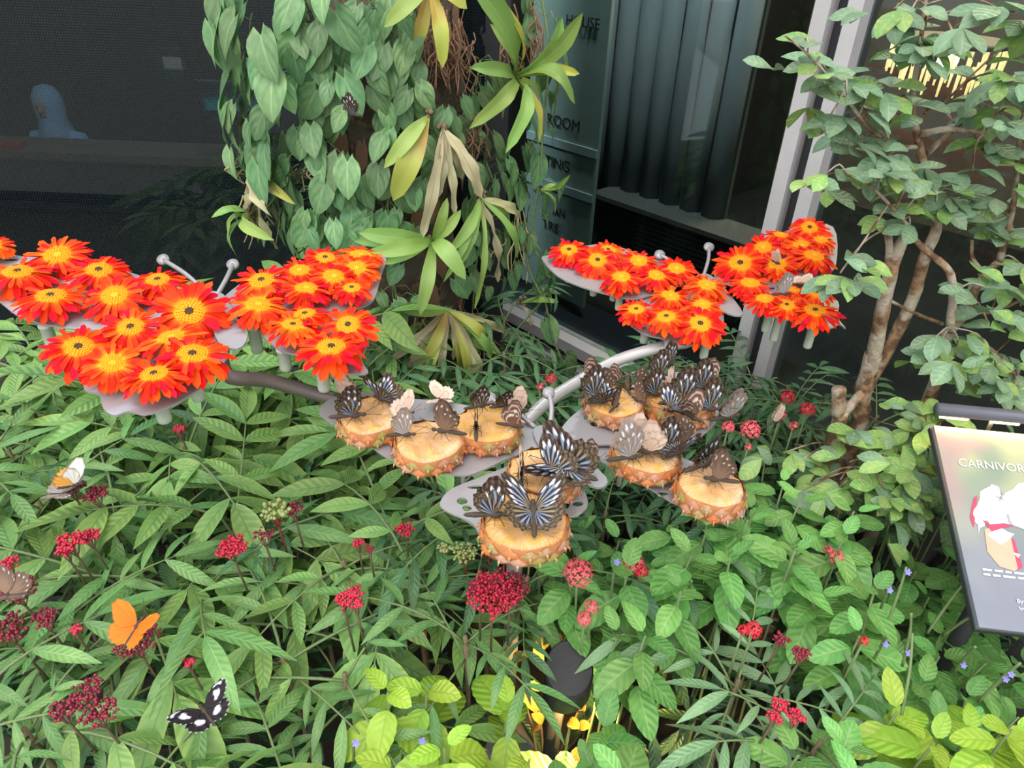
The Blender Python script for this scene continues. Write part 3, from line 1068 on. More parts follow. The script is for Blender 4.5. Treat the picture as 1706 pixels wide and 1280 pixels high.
# ================================================================== IXORA (oblong dark leaves, coral flower heads)
IXO = [
    (1330, 790, 'dark oblong-leaved shrub at the foot of the small tree'),
    (1430, 880, 'dark shaded shrub under the small tree beside the sign'),
    (1480, 960, 'dark low shrub between the small tree and the sign edge'),
    (1250, 740, 'dark shrub with coral flower head right of the pineapple'),
    (1620, 680, 'dark shrub behind the sign lamp bar'),
]
plant_herbs(IXO, 'ixora', 'oblong_leaf_shrub', IL, 0.085, 0.115, 57, 5, 'shrub')
PINKB = root('coral_flower_shrub', atz(985, 985, 0.02) + Vector((0.02, 0.0, 0)), 'dark leaved shrub with coral pink flower heads under the lowest pineapple wing', 'shrub')
pb = PINKB.location.copy()
for k in range(16):
    tip = atz(r2.uniform(900, 1090), r2.uniform(905, 1010), r2.uniform(0.50, 0.60))
    herb_stem(PINKB, pb, pb.lerp(Vector((tip.x, tip.y, 0.02)), .6), tip, IL, 0.09, r2, 4)
def flower_head(px, py, z, rad, mat, n, owner=None):
    P = atz(px, py, z)
    if owner is None:
        rt, base, _ = min(HERBS, key=lambda h: (h[2].xy - P.xy).length)
    else:
        rt, base = owner
    r = random.Random(int(px * 3 + py))
    st = MB().tube([Vector((0.01, 0.02, -0.2)), Vector((0, 0, -rad))], [0.003, 0.002], 5)
    h = new('flower_head', st.mesh('stalk', M_STEM), rt, T(P - base))
    mbf = MB()
    for k in range(n):
        # florets spread over the upper dome
        zf = 1 - 1.35 * (k + .5) / n
        a = k * 2.39996
        rr = math.sqrt(max(0, 1 - zf * zf))
        d = Vector((math.cos(a) * rr, math.sin(a) * rr, zf))
        c = d * rad * r.uniform(0.85, 1.08)
        mbf.tube([d * rad * .2, c], 0.0007, 3, False)
        for j in range(4):
            v, f, uv = leaf_geo('round', 0.62, 0.2, 0.0, 3, 2)
            b2 = d.orthogonal().normalized()
            b2.rotate(Matrix.Rotation(j * PI / 2 + k, 3, d))
            Mf = frame(c, b2 + d * .15, d, 0.0062)
            mbf.add([Mf @ Vector(p) for p in v], f, uv)
    stuff(new('florets', mbf.mesh('florets', mat), h))
OW = (PINKB, pb)
flower_head(963, 956, .74, .026, M_PINK, 46, OW)
flower_head(1056, 940, .70, .019, M_PINK, 30, OW)
flower_head(1068, 952, .70, .012, M_CRIM, 14, OW)
flower_head(985, 1012, .70, .012, M_PINK, 14, OW)
flower_head(973, 1032, .70, .012, M_PINK, 16, OW)
flower_head(899, 922, .70, .012, M_PINK, 14, OW)
flower_head(1250, 717, .74, .023, M_PINK, 40)
flower_head(1213, 712, .74, .014, M_PINK, 20)
flower_head(1246, 745, .73, .007, M_PINK, 6)
flower_head(1312, 662, .72, .018, M_CRIM, 26)
flower_head(1345, 683, .72, .018, M_CRIM, 26)
flower_head(1300, 692, .72, .014, M_PINK, 12)
flower_head(1322, 640 + 70, .72, .010, M_PINK, 8)
flower_head(1394, 930, .68, .014, M_PINK, 16)
flower_head(1380, 917, .68, .008, M_PINK, 6)
flower_head(1255, 1050, .74, .013, M_CRIM, 20)
flower_head(1238, 1050, .74, .007, M_CRIM, 8)
flower_head(1439, 1068, .72, .006, M_CRIM, 6)
flower_head(918, 632, .70, .016, M_CRIM, 16)
flower_head(900, 645, .68, .010, M_PINK, 8)

# ---- uncountable low growth filling the bed
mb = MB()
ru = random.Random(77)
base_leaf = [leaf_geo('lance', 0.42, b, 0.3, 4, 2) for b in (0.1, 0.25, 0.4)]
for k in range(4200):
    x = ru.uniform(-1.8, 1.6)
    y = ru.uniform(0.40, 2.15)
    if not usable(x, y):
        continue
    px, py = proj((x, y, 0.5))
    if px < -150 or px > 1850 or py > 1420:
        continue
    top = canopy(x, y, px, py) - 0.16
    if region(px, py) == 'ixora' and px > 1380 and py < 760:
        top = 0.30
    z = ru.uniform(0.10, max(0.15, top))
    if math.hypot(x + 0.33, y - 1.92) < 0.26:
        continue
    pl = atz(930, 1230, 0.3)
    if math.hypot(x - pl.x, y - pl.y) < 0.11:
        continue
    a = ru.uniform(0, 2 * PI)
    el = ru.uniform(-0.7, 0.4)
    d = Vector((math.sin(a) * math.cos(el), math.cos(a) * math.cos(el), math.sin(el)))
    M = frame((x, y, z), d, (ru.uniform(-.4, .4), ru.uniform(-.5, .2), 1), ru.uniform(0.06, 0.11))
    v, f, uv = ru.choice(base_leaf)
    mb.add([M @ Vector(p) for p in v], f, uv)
thing(stuff(new('undergrowth', mb.mesh('undergrowth', M_UNDER))), 'undergrowth between the shrubs, its green darkened to paint the shade of the gaps', 'undergrowth')

# ================================================================== VINE-COVERED COLUMN
CX, CY, CR = -0.335, 1.92, 0.17
def front(px, py, R):
    """point on a cylinder of radius R round the column axis, as the photo shows it (silhouette points stay on the side)"""
    d = ray(px, py)
    o = CAM.xy - Vector((CX, CY))
    a = d.xy.dot(d.xy)
    b = 2 * o.dot(d.xy)
    c = o.dot(o) - R * R
    disc = b * b - 4 * a * c
    s = (-b - math.sqrt(disc)) / (2 * a) if disc > 0 else -b / (2 * a)
    return CAM + d * s
def outward(P):
    v = Vector((P.x - CX, P.y - CY, 0))
    return v.normalized() if v.length > 1e-4 else Vector((0, -1, 0))

tr = root('climbing_post', (CX, CY, 0), 'dark bark-covered post wrapped by vines between the two windows', 'post')
mbt = MB()
pts, rad = [], []
for k in range(15):
    z = k * 0.18
    pts.append((0.012 * math.sin(k), 0.012 * math.cos(k * 1.3), z))
    rad.append(CR * (1 + 0.06 * math.sin(k * 2.1)) * (1.25 if k == 0 else 1))
new('trunk', MB().tube(pts, rad, 18).mesh('trunk', M_DBARK), tr)
rv = random.Random(101)
# peeling bark slabs and dry roots hanging on it
for k in range(60):
    a = rv.uniform(-1.4, 1.4)
    z = rv.uniform(0.35, 1.65)
    p = Vector((math.sin(a) * (CR + .008), -math.cos(a) * (CR + .008), z))
    v, f, uv = leaf_geo('strap', 0.35, 0.05, 0.3, 5, 2, wave=0.05)
    new('bark_flake', mesh('bark_flake', v, f, M_ROOT, uv), tr, frame(p, (0.1 * rv.uniform(-1, 1), 0, -1), (math.sin(a), -math.cos(a), 0), rv.uniform(.06, .14)))
def fibres(name, zones, mat, n, rr, parent, label):
    mbf = MB()
    for (x0, y0, x1, y1, R) in zones:
        for k in range(n):
            px = rv.uniform(x0, x1)
            p0 = front(px, rv.uniform(y0, (y0 + y1) / 2), R + rv.uniform(-.02, .03))
            p1 = front(px + rv.uniform(-25, 25), rv.uniform((y0 + y1) / 2, y1), R + rv.uniform(-.02, .05))
            m1 = p0.lerp(p1, 0.33) + Vector((rv.uniform(-.02, .02), rv.uniform(-.02, .01), 0))
            m2 = p0.lerp(p1, 0.66) + Vector((rv.uniform(-.02, .02), rv.uniform(-.02, .01), 0))
            b = parent.location
            mbf.tube([q - b for q in catmull([p0, m1, m2, p1], sub=3)], rr * rv.uniform(.5, 1.3), 4)
    o = stuff(new(name, mbf.mesh(name, mat), parent), label)
tr.location = (CX, CY, 0)
fibres('dry_roots', [(735, 10, 790, 170, .22), (700, 30, 770, 150, .2), (560, 20, 610, 190, .19), (840, 0, 900, 150, .25), (690, 500, 800, 600, .2), (760, 180, 800, 280, .23)], M_ROOT, 34, 0.0022, tr, 'tangled brown dry roots')
fibres('straw_fibres', [(405, 270, 470, 420, .30), (395, 240, 440, 330, .33), (620, 520, 720, 640, .24), (770, 540, 860, 640, .25), (840, 330, 880, 480, .28), (480, 270, 520, 320, .27)], M_FIBRE, 12, 0.0019, tr, 'pale dry straw-like fibres')

HL = leaf_set('leaf', M_HEART, 8, 61, shape='heart', W=0.80, bend=0.22, fold=0.16, rows=9, cols=4, lobes=0.24)
HEARTS = [
    ('heart-leaved vine with the largest leaves hanging at the upper corner of the post', [(400, -20), (395, 60), (430, 130), (400, 210), (410, 280)], 40, 0.36, (0.080, 0.112), 48),
    ('heart-leaved vine down the middle of the post, beside the clinging butterfly', [(500, -20), (520, 70), (510, 150), (520, 240), (540, 330), (560, 400)], 84, 0.31, (0.055, 0.095), 62),
    ('heart-leaved vine on the post between bare bark and hanging yellow strap leaf', [(620, -10), (650, 60), (660, 140), (690, 200), (670, 280), (640, 360), (650, 420)], 84, 0.27, (0.05, 0.085), 55),
    ('heart-leaved vine low on the side of the post above the gerberas', [(440, 220), (460, 300), (480, 360), (500, 400)], 34, 0.32, (0.045, 0.075), 45),
    ('dark heart-leaved vine behind the big strap-leaved rosette', [(800, 100), (790, 200), (810, 270), (830, 340), (800, 400), (790, 480)], 66, 0.26, (0.05, 0.08), 52),
    ('heart-leaved vine along the window side of the post', [(900, -20), (915, 90), (905, 200), (900, 290), (885, 380), (880, 440), (905, 500)], 40, 0.30, (0.055, 0.085), 34),
    ('thin heart-leaved vine trailing from the post to the window sill', [(905, 480), (920, 560), (935, 600), (930, 630)], 9, 0.31, (0.07, 0.09), 16),
    ('small heart-leaved vine low on the post right of the gerberas', [(640, 440), (660, 500), (630, 560), (655, 600), (700, 560)], 26, 0.27, (0.045, 0.07), 45),
]
for lab, path, nl, R, (s0, s1), spread in HEARTS:
    P = [front(x, y, R - 0.05) for x, y in path]
    base = Vector((P[-1].x, P[-1].y, 0.0))
    base = Vector((CX + outward(P[-1]).x * (CR + .02), CY + outward(P[-1]).y * (CR + .02), 0.02))
    rt = root('heart_leaf_vine', base, lab, 'vine')
    pts = catmull(P, sub=6)
    low = [Vector((base.x, base.y, 0.02)), (Vector((base.x, base.y, P[-1].z * .5)))]
    allp = low + list(reversed(pts))
    new('vine_stem', MB().tube([q - base for q in catmull(allp, sub=2)], 0.0032, 5).mesh('vine_stem', M_STEM), rt)
    dens = len(path) - 1
    for k in range(nl):
        u = (k + rv.random()) / nl * dens
        i = min(dens - 1, int(u))
        x = path[i][0] + (path[i + 1][0] - path[i][0]) * (u - i) + rv.uniform(-spread, spread)
        y = path[i][1] + (path[i + 1][1] - path[i][1]) * (u - i) + rv.uniform(-18, 18)
        q = front(x, y, R + rv.uniform(-0.06, 0.03))
        o = outward(q)
        side = Vector((-o.y, o.x, 0))
        d = Vector((0, 0, -1)) + side * rv.uniform(-.8, .8) + o * rv.uniform(0.0, .7)
        nrm = o + Vector((0, 0, rv.uniform(0.2, 0.9))) + side * rv.uniform(-.5, .5) + Vector((0, -0.5, 0))
        s = rv.uniform(s0, s1) * rv.uniform(0.75, 1.1)
        M = frame(q - base, d, nrm, s)
        lf = new('leaf', rv.choice(HL), rt, M)
        # petiole back to the vine
        a = q - base
        b = pts[min(len(pts) - 1, int(u / dens * (len(pts) - 1)))] - base
        if (a - b).length < 0.16:
            mm = (a + b) / 2 + Vector((0, 0, 0.02))
            new('petiole', MB().tube([b, mm, a], 0.0013, 4).mesh('petiole', M_STEM), rt)

# ---- strap-leaved epiphytes: leaves given by base, tip, width, how far they stand out
def strap(rt, base, b, t, width, mat, arch=0.03, shape='strap', up=None, name='leaf', seg=10, wavy=0.0):
    d = t - b
    L = d.length
    o = outward((b + t) / 2)
    upv = up if up is not None else (o + Vector((0, -0.4, 0.5)))
    v, f, uv = leaf_geo(shape, width * 0.85 / L, 0.02, 0.30, seg, 4, wave=wavy + 0.02)
    nrm = Vector(upv)
    M = frame(b, d, nrm, L)
    out = []
    zax = M.to_3x3() @ Vector((0, 0, 1))
    zax.normalize()
    for p in v:
        q = M @ Vector(p)
        tt = min(1, max(0, p[1]))
        out.append(q + zax * (arch * math.sin(PI * tt)) - base)
    return new(name, mesh(name, out, f, mat, uv), rt)
def epi(name, lab, bx, by, R, leaves, Rout=0.10):
    b = front(bx, by, R)
    rt = root(name, b, lab, 'epiphyte')
    for tx, ty, w, mat, ro, arch in leaves:
        t = front(tx, ty, R + Rout * ro)
        if mat is M_STRAW:
            strap(rt, b, b, t, w, mat, arch, wavy=0.06)
        else:
            strap(rt, b, b, t, w, mat, arch)
    mbk = MB()
    for k in range(5):
        blob(mbk, (rv.uniform(-.012, .012), rv.uniform(-.01, .01) + .01, rv.uniform(-.012, .012)), 0.009)
    new('crown_base', mbk.mesh('crown_base', M_RSTEM), rt)
    return rt
S, Y, W_ = M_STRAP, M_STRAPY, M_STRAW
epi('strap_leaf_rosette', 'large bright strap-leaved rosette high on the window side of the post', 858, 128, 0.32, [
    (775, -45, .075, S, 0.4, .04), (845, 5, .022, Y, .3, .03), (972, 22, .050, S, 1.2, .04), (938, 30, .058, S, .7, .05), (966, 122, .036, Y, .9, .03),
    (958, 172, .056, S, 1.5, .06), (786, 112, .040, S, .6, .02), (786, 212, .042, S, 1.2, .04), (846, 252, .046, S, 1.5, .05), (900, 235, .030, Y, .8, .03),
    (818, 40, .05, S, -.2, .02), (905, 175, .030, S, .6, .02), (875, 210, .03, S, 0.2, .02)])
epi('yellow_strap_plant', 'yellowing strap leaves hanging from the top beside bare bark', 716, -20, 0.28, [
    (738, 113, .040, Y, .6, .03), (778, 14, .045, Y, .7, .03), (690, 90, .035, Y, 0, .02), (640, 45, .04, S, .4, .03)])
epi('folded_yellow_plant', 'yellow-green strap leaves folding down to a browned tip mid-post', 712, 195, 0.30, [
    (655, 335, .062, Y, .6, .05), (640, 280, .040, S, .7, .04), (668, 300, .036, Y, .2, .03)])
epi('broad_strap_rosette', 'pale broad strap-leaved rosette above the bird-nest hollow of the post', 720, 402, 0.32, [
    (598, 388, .050, S, .6, .03), (605, 425, .042, S, .9, .05), (590, 402, .035, S, .2, .03), (776, 465, .050, S, 1.2, .05), (700, 525, .040, S, 1.1, .04),
    (745, 330, .030, S, .3, .02), (640, 440, .03, S, .3, .03), (768, 350, .032, S, .2, .03)])
epi('straw_strap_plant', 'dried straw-coloured strap leaves trailing down mid-post', 738, 212, 0.31, [
    (802, 330, .040, W_, .5, .03), (730, 330, .030, W_, .2, .02), (702, 400, .032, W_, .3, .03), (758, 360, .022, W_, .3, .02), (770, 300, .024, W_, .1, .02)])
epi('slender_strap_plant', 'slender green arching leaves crossing the lower window side of the post', 800, 330, 0.30, [
    (863, 430, .028, S, .7, .04), (792, 515, .020, S, .8, .04), (750, 420, .036, S, .4, .03), (866, 362, .030, W_, .6, .03), (740, 470, .022, S, .5, .03), (845, 380, .03, S, .3, .03),
    (830, 470, .022, W_, .5, .03), (770, 440, .024, S, .4, .02)])
epi('wilted_nest_plant', 'wilted drooping strap leaves round the dark hollow low on the post', 745, 515, 0.27, [
    (672, 520, .030, S, .4, .03), (655, 650, .040, W_, .5, .04), (640, 610, .030, W_, .4, .04), (700, 610, .036, Y, .7, .04), (688, 668, .030, Y, .7, .05), (722, 640, .022, W_, .5, .04),
    (800, 655, .036, W_, .7, .06), (778, 645, .030, Y, .7, .06), (820, 600, .030, S, .7, .06), (788, 660, .026, W_, .6, .07), (845, 560, .024, W_, .5, .05), (755, 600, .02, W_, .5, .04),
    (765, 625, .034, Y, .4, .05), (810, 570, .034, Y, .6, .06)])
epi('pale_sprig', 'pale two-leaved sprig sticking out towards the window, low on the post', 868, 505, 0.32, [
    (912, 482, .022, S, .3, .01), (930, 503, .026, S, .5, .015), (880, 560, .02, W_, .2, .02)])
epi('upper_sprig', 'short pale sprig sticking out towards the window lettering', 900, 318, 0.32, [
    (950, 292, .026, S, .5, .012), (935, 312, .024, S, .3, .01), (925, 355, .02, S, .3, .02)])
epi('side_sprig', 'dark green strap-leaved sprig sticking out before the dotted glass', 420, 358, 0.34, [
    (352, 362, .036, S, .2, .02), (385, 345, .030, S, .4, .01), (380, 395, .028, S, .2, .03), (395, 430, .03, S, .1, .04), (455, 400, .04, S, .5, .05), (440, 320, .034, W_, .2, .03)])
epi('straw_clump', 'dry straw-coloured leaf clump at the dotted-glass side of the post', 438, 275, 0.33, [
    (430, 400, .045, W_, .3, .03), (450, 360, .040, W_, .5, .04), (470, 330, .030, W_, .3, .03), (415, 380, .030, W_, .1, .02), (490, 340, .03, Y, .3, .03), (460, 415, .03, W_, .2, .03)])
epi('green_leaf_spray', 'upright green leaf pointing up from behind the pineapple at the post foot', 752, 690, 0.33, [
    (795, 590, .050, S, .3, .03), (735, 610, .03, S, .0, .02)])

# ================================================================== SMALL TREE AND LEANING BUSH BY THE WINDOW
def tubepart(rt, base, name, px, rad, mat, n=9):
    pts = [aty(x, y, Yv) - base for x, y, Yv in px]
    c = catmull(pts, sub=4)
    m = len(c)
    rr = []
    for i in range(m):
        u = i / (m - 1) * (len(rad) - 1)
        k = min(len(rad) - 2, int(u))
        rr.append((rad[k] + (rad[k + 1] - rad[k]) * (u - k)) * (1 + 0.06 * math.sin(i * 2.3)))
    o = new(name, MB().tube(c, rr, n).mesh(name, mat), rt)
    return o, [q + base for q in c]
TYB = 1.28
tb = aty(1420, 735, TYB)
tb = Vector((tb.x, tb.y, 0.03))
tree = root('small_tree', tb, 'small forked tree with lichen-pale bark in front of the right window', 'tree')
WOOD = []
def wood(rt, base, name, px, rad):
    o, pts = tubepart(rt, base, name, px, rad, M_BARK)
    WOOD.append((rt, base, pts))
    return o
p_low = proj((tb.x, tb.y, 0.03))
wood(tree, tb, 'trunk', [(p_low[0], p_low[1], TYB), (1420, 740, TYB), (1436, 660, TYB), (1455, 590, TYB)], [.024, .019, .018, .017])
wood(tree, tb, 'branch', [(1448, 625, TYB), (1462, 560, TYB - .01), (1478, 480, TYB - .02), (1496, 415, TYB - .02), (1520, 385, TYB - .02)], [.015, .0145, .013, .012, .010])
wood(tree, tb, 'branch', [(1440, 650, TYB), (1480, 580, TYB + .02), (1520, 500, TYB + .03), (1540, 430, TYB + .03), (1562, 370, TYB + .04), (1545, 300, TYB + .05), (1530, 235, TYB + .05), (1520, 170, TYB + .06), (1535, 60, TYB + .06), (1545, -30, TYB + .06)], [.015, .0135, .012, .011, .0095, .0075, .007, .005, .004, .003])
wood(tree, tb, 'branch', [(1478, 480, TYB - .02), (1482, 420, TYB - .02), (1478, 380, TYB - .03)], [.009, .007, .006])
wood(tree, tb, 'branch', [(1520, 385, TYB - .02), (1490, 350, TYB - .05), (1450, 310, TYB - .08), (1410, 290, TYB - .1)], [.004, .003, .0024, .0018])
wood(tree, tb, 'branch', [(1532, 225, TYB + .05), (1580, 215, TYB + .02), (1640, 222, TYB)], [.007, .005, .003])
wood(tree, tb, 'branch', [(1545, 255, TYB + .05), (1590, 215, TYB + .08), (1625, 180, TYB + .1)], [.006, .004, .003])
wood(tree, tb, 'branch', [(1530, 245, TYB + .05), (1500, 245, TYB + .02), (1475, 235, TYB), (1440, 205, TYB - .03), (1400, 150, TYB - .06), (1345, 90, TYB - .1), (1308, 60, TYB - .12)], [.0045, .004, .0035, .003, .0024, .0018, .0012])
wood(tree, tb, 'branch', [(1515, 390, TYB - .02), (1545, 420, TYB - .02), (1580, 450, TYB - .03), (1588, 490, TYB - .03), (1582, 545, TYB - .03)], [.005, .006, .007, .008, .008])
wood(tree, tb, 'branch', [(1540, 190, TYB + .06), (1560, 170, TYB + .04), (1590, 205, TYB + .03)], [.003, .003, .002])
stp = root('tree_stump', (aty(1388, 735, 1.22).x, 1.22, 0.03), 'short bare cut stem standing beside the small tree trunk', 'stump')
sb = stp.location.copy()
p_low = proj((sb.x, sb.y, 0.03))
wood(stp, sb, 'trunk', [(p_low[0], p_low[1], 1.22), (1386, 740, 1.22), (1395, 690, 1.22), (1398, 648, 1.22)], [.02, .016, .015, .014])
wood(stp, sb, 'branch', [(1398, 700, 1.22), (1418, 675, 1.235), (1436, 655, 1.25)], [.010, .010, .010])
b2 = Vector((aty(1548, 665, 1.34).x, 1.34, 0.03))
bush = root('leaning_bush', b2, 'many-branched bush with a bare brown stem beside the sign lamp', 'bush')
p_low = proj(b2)
wood(bush, b2, 'trunk', [(p_low[0], p_low[1], 1.34), (1546, 668, 1.34), (1562, 610, 1.34), (1580, 555, 1.34)], [.02, .014, .013, .012])
wood(bush, b2, 'branch', [(1582, 550, 1.34), (1605, 525, 1.34), (1632, 470, 1.33), (1665, 435, 1.32)], [.011, .010, .008, .007])
wood(bush, b2, 'branch', [(1610, 515, 1.34), (1650, 520, 1.36), (1700, 500, 1.38)], [.006, .005, .004])
wood(bush, b2, 'branch', [(1640, 455, 1.33), (1620, 430, 1.33), (1620, 400, 1.34)], [.005, .004, .003])
wood(bush, b2, 'branch', [(1570, 540, 1.33), (1520, 520, 1.3), (1440, 480, 1.28), (1418, 482, 1.27)], [.004, .0035, .003, .0025])
wood(bush, b2, 'branch', [(1665, 435, 1.32), (1690, 330, 1.3), (1700, 200, 1.3)], [.007, .005, .003])
wood(bush, b2, 'branch', [(1548, 660, 1.34), (1500, 720, 1.22), (1440, 780, 1.14)], [.006, .005, .004])
wood(bush, b2, 'branch', [(1548, 670, 1.34), (1540, 740, 1.2), (1490, 830, 1.10)], [.006, .005, .004])
wood(bush, b2, 'branch', [(1620, 560, 1.34), (1670, 600, 1.33), (1700, 640, 1.32)], [.006, .005, .004])

TL = leaf_set('leaf', M_TREE, 7, 71, shape='obovate', W=0.50, bend=0.22, fold=0.22, rows=7, cols=2)
TLY = leaf_set('leaf', M_TREEY, 7, 73, shape='obovate', W=0.50, bend=0.22, fold=0.22, rows=7, cols=2)
rt_ = random.Random(131)
def sprig(px, py, Yv, n, size, young, r, spread=0.036):
    P = aty(px, py, Yv)
    best = None
    for o, b, pts in WOOD:
        for q in pts:
            dd = (q - P).length
            if best is None or dd < best[0]:
                best = (dd, o, b, q)
    _, o, b, q = best
    a = q - b
    e = P - b
    m = (a + e) / 2 + Vector((r.uniform(-.01, .01), 0, 0.015))
    tw = new('twig', MB().tube(catmull([a, m, e], sub=3), 0.0018, 4).mesh('twig', M_BARK), o)
    for k in range(n):
        # leaflets in threes, as on the tree
        c = e + Vector((r.gauss(0, spread * .5), r.gauss(0, spread * .5), r.gauss(0, spread * .35)))
        az0 = r.uniform(0, 2 * PI)
        el = r.uniform(-0.5, 0.45)
        for j in range(3):
            az = az0 + (j - 1) * 0.85
            d = Vector((math.sin(az) * math.cos(el), math.cos(az) * math.cos(el) - 0.15, math.sin(el)))
            new('leaf', r.choice(TLY if r.random() < young else TL), tw, frame(c, d, (r.uniform(-.3, .3), -0.35, 1), size * r.uniform(0.75, 1.15)))
TREE_SPRIGS = [(1325, 72, 2), (1345, 92, 2), (1355, 120, 2), (1385, 118, 2), (1400, 140, 3), (1375, 135, 2), (1385, 190, 2), (1400, 212, 3), (1432, 200, 2), (1440, 225, 2), (1418, 252, 2), (1425, 180, 1),
    (1485, 175, 2), (1500, 190, 3), (1460, 150, 1), (1378, 288, 2), (1352, 300, 1), (1432, 300, 2), (1465, 262, 2), (1480, 285, 3), (1500, 300, 2), (1535, 320, 3), (1565, 300, 4), (1560, 335, 3), (1595, 320, 3),
    (1450, 290, 2), (1410, 145, 1), (1515, 30, 3), (1490, 15, 2), (1540, 50, 3), (1530, 90, 2), (1560, 75, 2), (1555, 100, 2), (1520, 110, 2), (1500, 370, 2), (1480, 345, 2), (1420, 430, 2), (1400, 455, 2), (1430, 465, 2), (1590, 60, 1), (1480, 60, 1)]
BUSH_SPRIGS = [(1620, 285, 2), (1640, 370, 3), (1620, 345, 3), (1665, 345, 3), (1690, 385, 3), (1655, 400, 3), (1690, 300, 2), (1690, 250, 3), (1660, 205, 3), (1640, 190, 3), (1650, 165, 3), (1680, 180, 3), (1700, 150, 3), (1690, 125, 3), (1655, 120, 2), (1690, 20, 3), (1660, 12, 2), (1700, 60, 2), (1630, 240, 2),
    (1640, 478, 3), (1675, 470, 3), (1700, 510, 3), (1645, 535, 3), (1690, 560, 4), (1620, 500, 2), (1560, 600, 2), (1600, 585, 2), (1650, 590, 4), (1690, 620, 4), (1655, 640, 4), (1620, 640, 3), (1590, 600, 2), (1685, 665, 3), (1630, 610, 3), (1545, 575, 2), (1700, 440, 3)]
LOW_SPRIGS = [(1555, 695, 1.2, 2), (1590, 690, 1.16, 3), (1525, 700, 1.2, 3), (1500, 720, 1.2, 3), (1450, 740, 1.18, 2), (1470, 745, 1.15, 3), (1415, 770, 1.14, 2), (1480, 765, 1.12, 4), (1505, 790, 1.1, 4), (1535, 770, 1.12, 3), (1440, 800, 1.1, 3), (1400, 800, 1.12, 2), (1540, 735, 1.14, 4),
    (1365, 800, 1.14, 2), (1380, 835, 1.1, 3), (1345, 850, 1.12, 2), (1320, 830, 1.12, 2), (1420, 830, 1.1, 3), (1455, 850, 1.08, 4), (1495, 835, 1.08, 4), (1530, 845, 1.08, 2), (1470, 810, 1.08, 3), (1520, 805, 1.1, 3), (1305, 755, 1.2, 2), (1330, 770, 1.16, 2)]
for x, y, n in TREE_SPRIGS:
    sprig(x, y, TYB + rt_.uniform(-.1, .06), n, 0.060, 0.25, rt_)
for x, y, n in BUSH_SPRIGS:
    sprig(x, y, 1.32 + rt_.uniform(-.1, .05), n, 0.062, 0.35, rt_)
for x, y, Yv, n in LOW_SPRIGS:
    sprig(x, y, Yv, n, 0.060, 0.65, rt_, 0.06)

# ================================================================== METAL BUTTERFLY FEEDERS
def metal(name, c, rough):
    t = NT(name)
    v = t.coord('Object')
    n1 = t.noise(7, 4, v)
    n2 = t.noise(60, 3, v)
    t.base(t.mix(t.rng(n1, 0.3, 0.7), tuple(x * 0.86 for x in c), c))
    t.set(Metallic=0.35)
    t.link(t.math('MULTIPLY_ADD', n2, 0.2, rough - 0.1), t.b.inputs['Roughness'])
    return t.m
M_STEEL = metal('brushed_steel', (0.36, 0.335, 0.355), 0.45)
M_PIPE = metal('steel_pipe', (0.52, 0.49, 0.50), 0.33)
M_DPIPE = metal('tarnished_pipe', (0.16, 0.13, 0.12), 0.45)

def plate(rt, base, name, outline, z, holes=(), th=0.003, tilt=None, lip=0.0, sub=4):
    """flat sheet cut to the traced outline, lying at height z"""
    ol = catmull([Vector((x, y, 0)) for x, y in outline], True, sub)
    P = [atz(p.x, p.y, z) for p in ol]
    loops = [[Vector((p.x - base.x, p.y - base.y, 0)) for p in P]]
    for hx, hy, rx, ry in holes:
        loops.append([])
        for k in range(14):
            a = 2 * PI * k / 14
            q = atz(hx + rx * math.cos(a), hy + ry * math.sin(a), z)
            loops[-1].append(Vector((q.x - base.x, q.y - base.y, 0)))
    tri = tessellate_polygon(loops)
    flat = [v for lp in loops for v in lp]
    n = len(flat)
    zz = z - base.z
    vs = [(v.x, v.y, zz) for v in flat] + [(v.x, v.y, zz - th) for v in flat]
    fs = []
    for a, b, c in tri:
        nz = (flat[b] - flat[a]).cross(flat[c] - flat[a]).z
        if nz < 0:
            a, c = c, a
        fs.append((a, b, c))
        fs.append((c + n, b + n, a + n))
    i0 = 0
    for lp in loops:
        m = len(lp)
        for k in range(m):
            a, b = i0 + k, i0 + (k + 1) % m
            fs.append((a, b, b + n, a + n))
        i0 += m
    return new(name, mesh(name, vs, fs, M_STEEL, None, False), rt)

def antenna(rt, base, x0, y0, x1, y1, z, rise, knob=0.011, mat=None):
    a = atz(x0, y0, z)
    b = atz(x1, y1, z + rise)
    m = (a + b) / 2 + Vector((0.004, 0, 0.004))
    o = new('antenna', MB().tube([q - base for q in catmull([a, m, b], sub=4)], 0.0042, 7).mesh('antenna', mat or M_STEEL), rt)
    new('antenna_disc', MB().lathe([(0.001, -0.004), (knob, -0.003), (knob, 0.003), (0.001, 0.004)], 14).mesh('disc', mat or M_STEEL), o, T(b - base) @ Matrix.Rotation(0.55, 4, 'X'))
    return o

ZL, ZP, ZR = 1.10, 1.00, 1.02
bl = atz(372, 535, ZL)
fl = root('butterfly_feeder', bl, 'steel butterfly-shaped plate covered in gerberas before the dotted glass', 'feeder')
plate(fl, bl, 'forewing', [(-70, 448), (-30, 478), (0, 503), (35, 528), (90, 543), (150, 550), (200, 546), (260, 548), (330, 550), (368, 530), (362, 500), (330, 490), (280, 480), (230, 458), (150, 436), (100, 428), (45, 428), (0, 421), (-60, 420)], ZL, [(18, 432, 14, 3)])
plate(fl, bl, 'hindwing', [(115, 622), (135, 632), (142, 650), (165, 657), (172, 680), (190, 692), (215, 685), (240, 690), (275, 680), (320, 655), (365, 615), (380, 580), (340, 552), (260, 560), (180, 575), (125, 600)], ZL - 0.006)
plate(fl, bl, 'body', [(338, 488), (372, 490), (392, 525), (412, 560), (396, 581), (364, 570), (350, 530)], ZL + 0.004, sub=3)
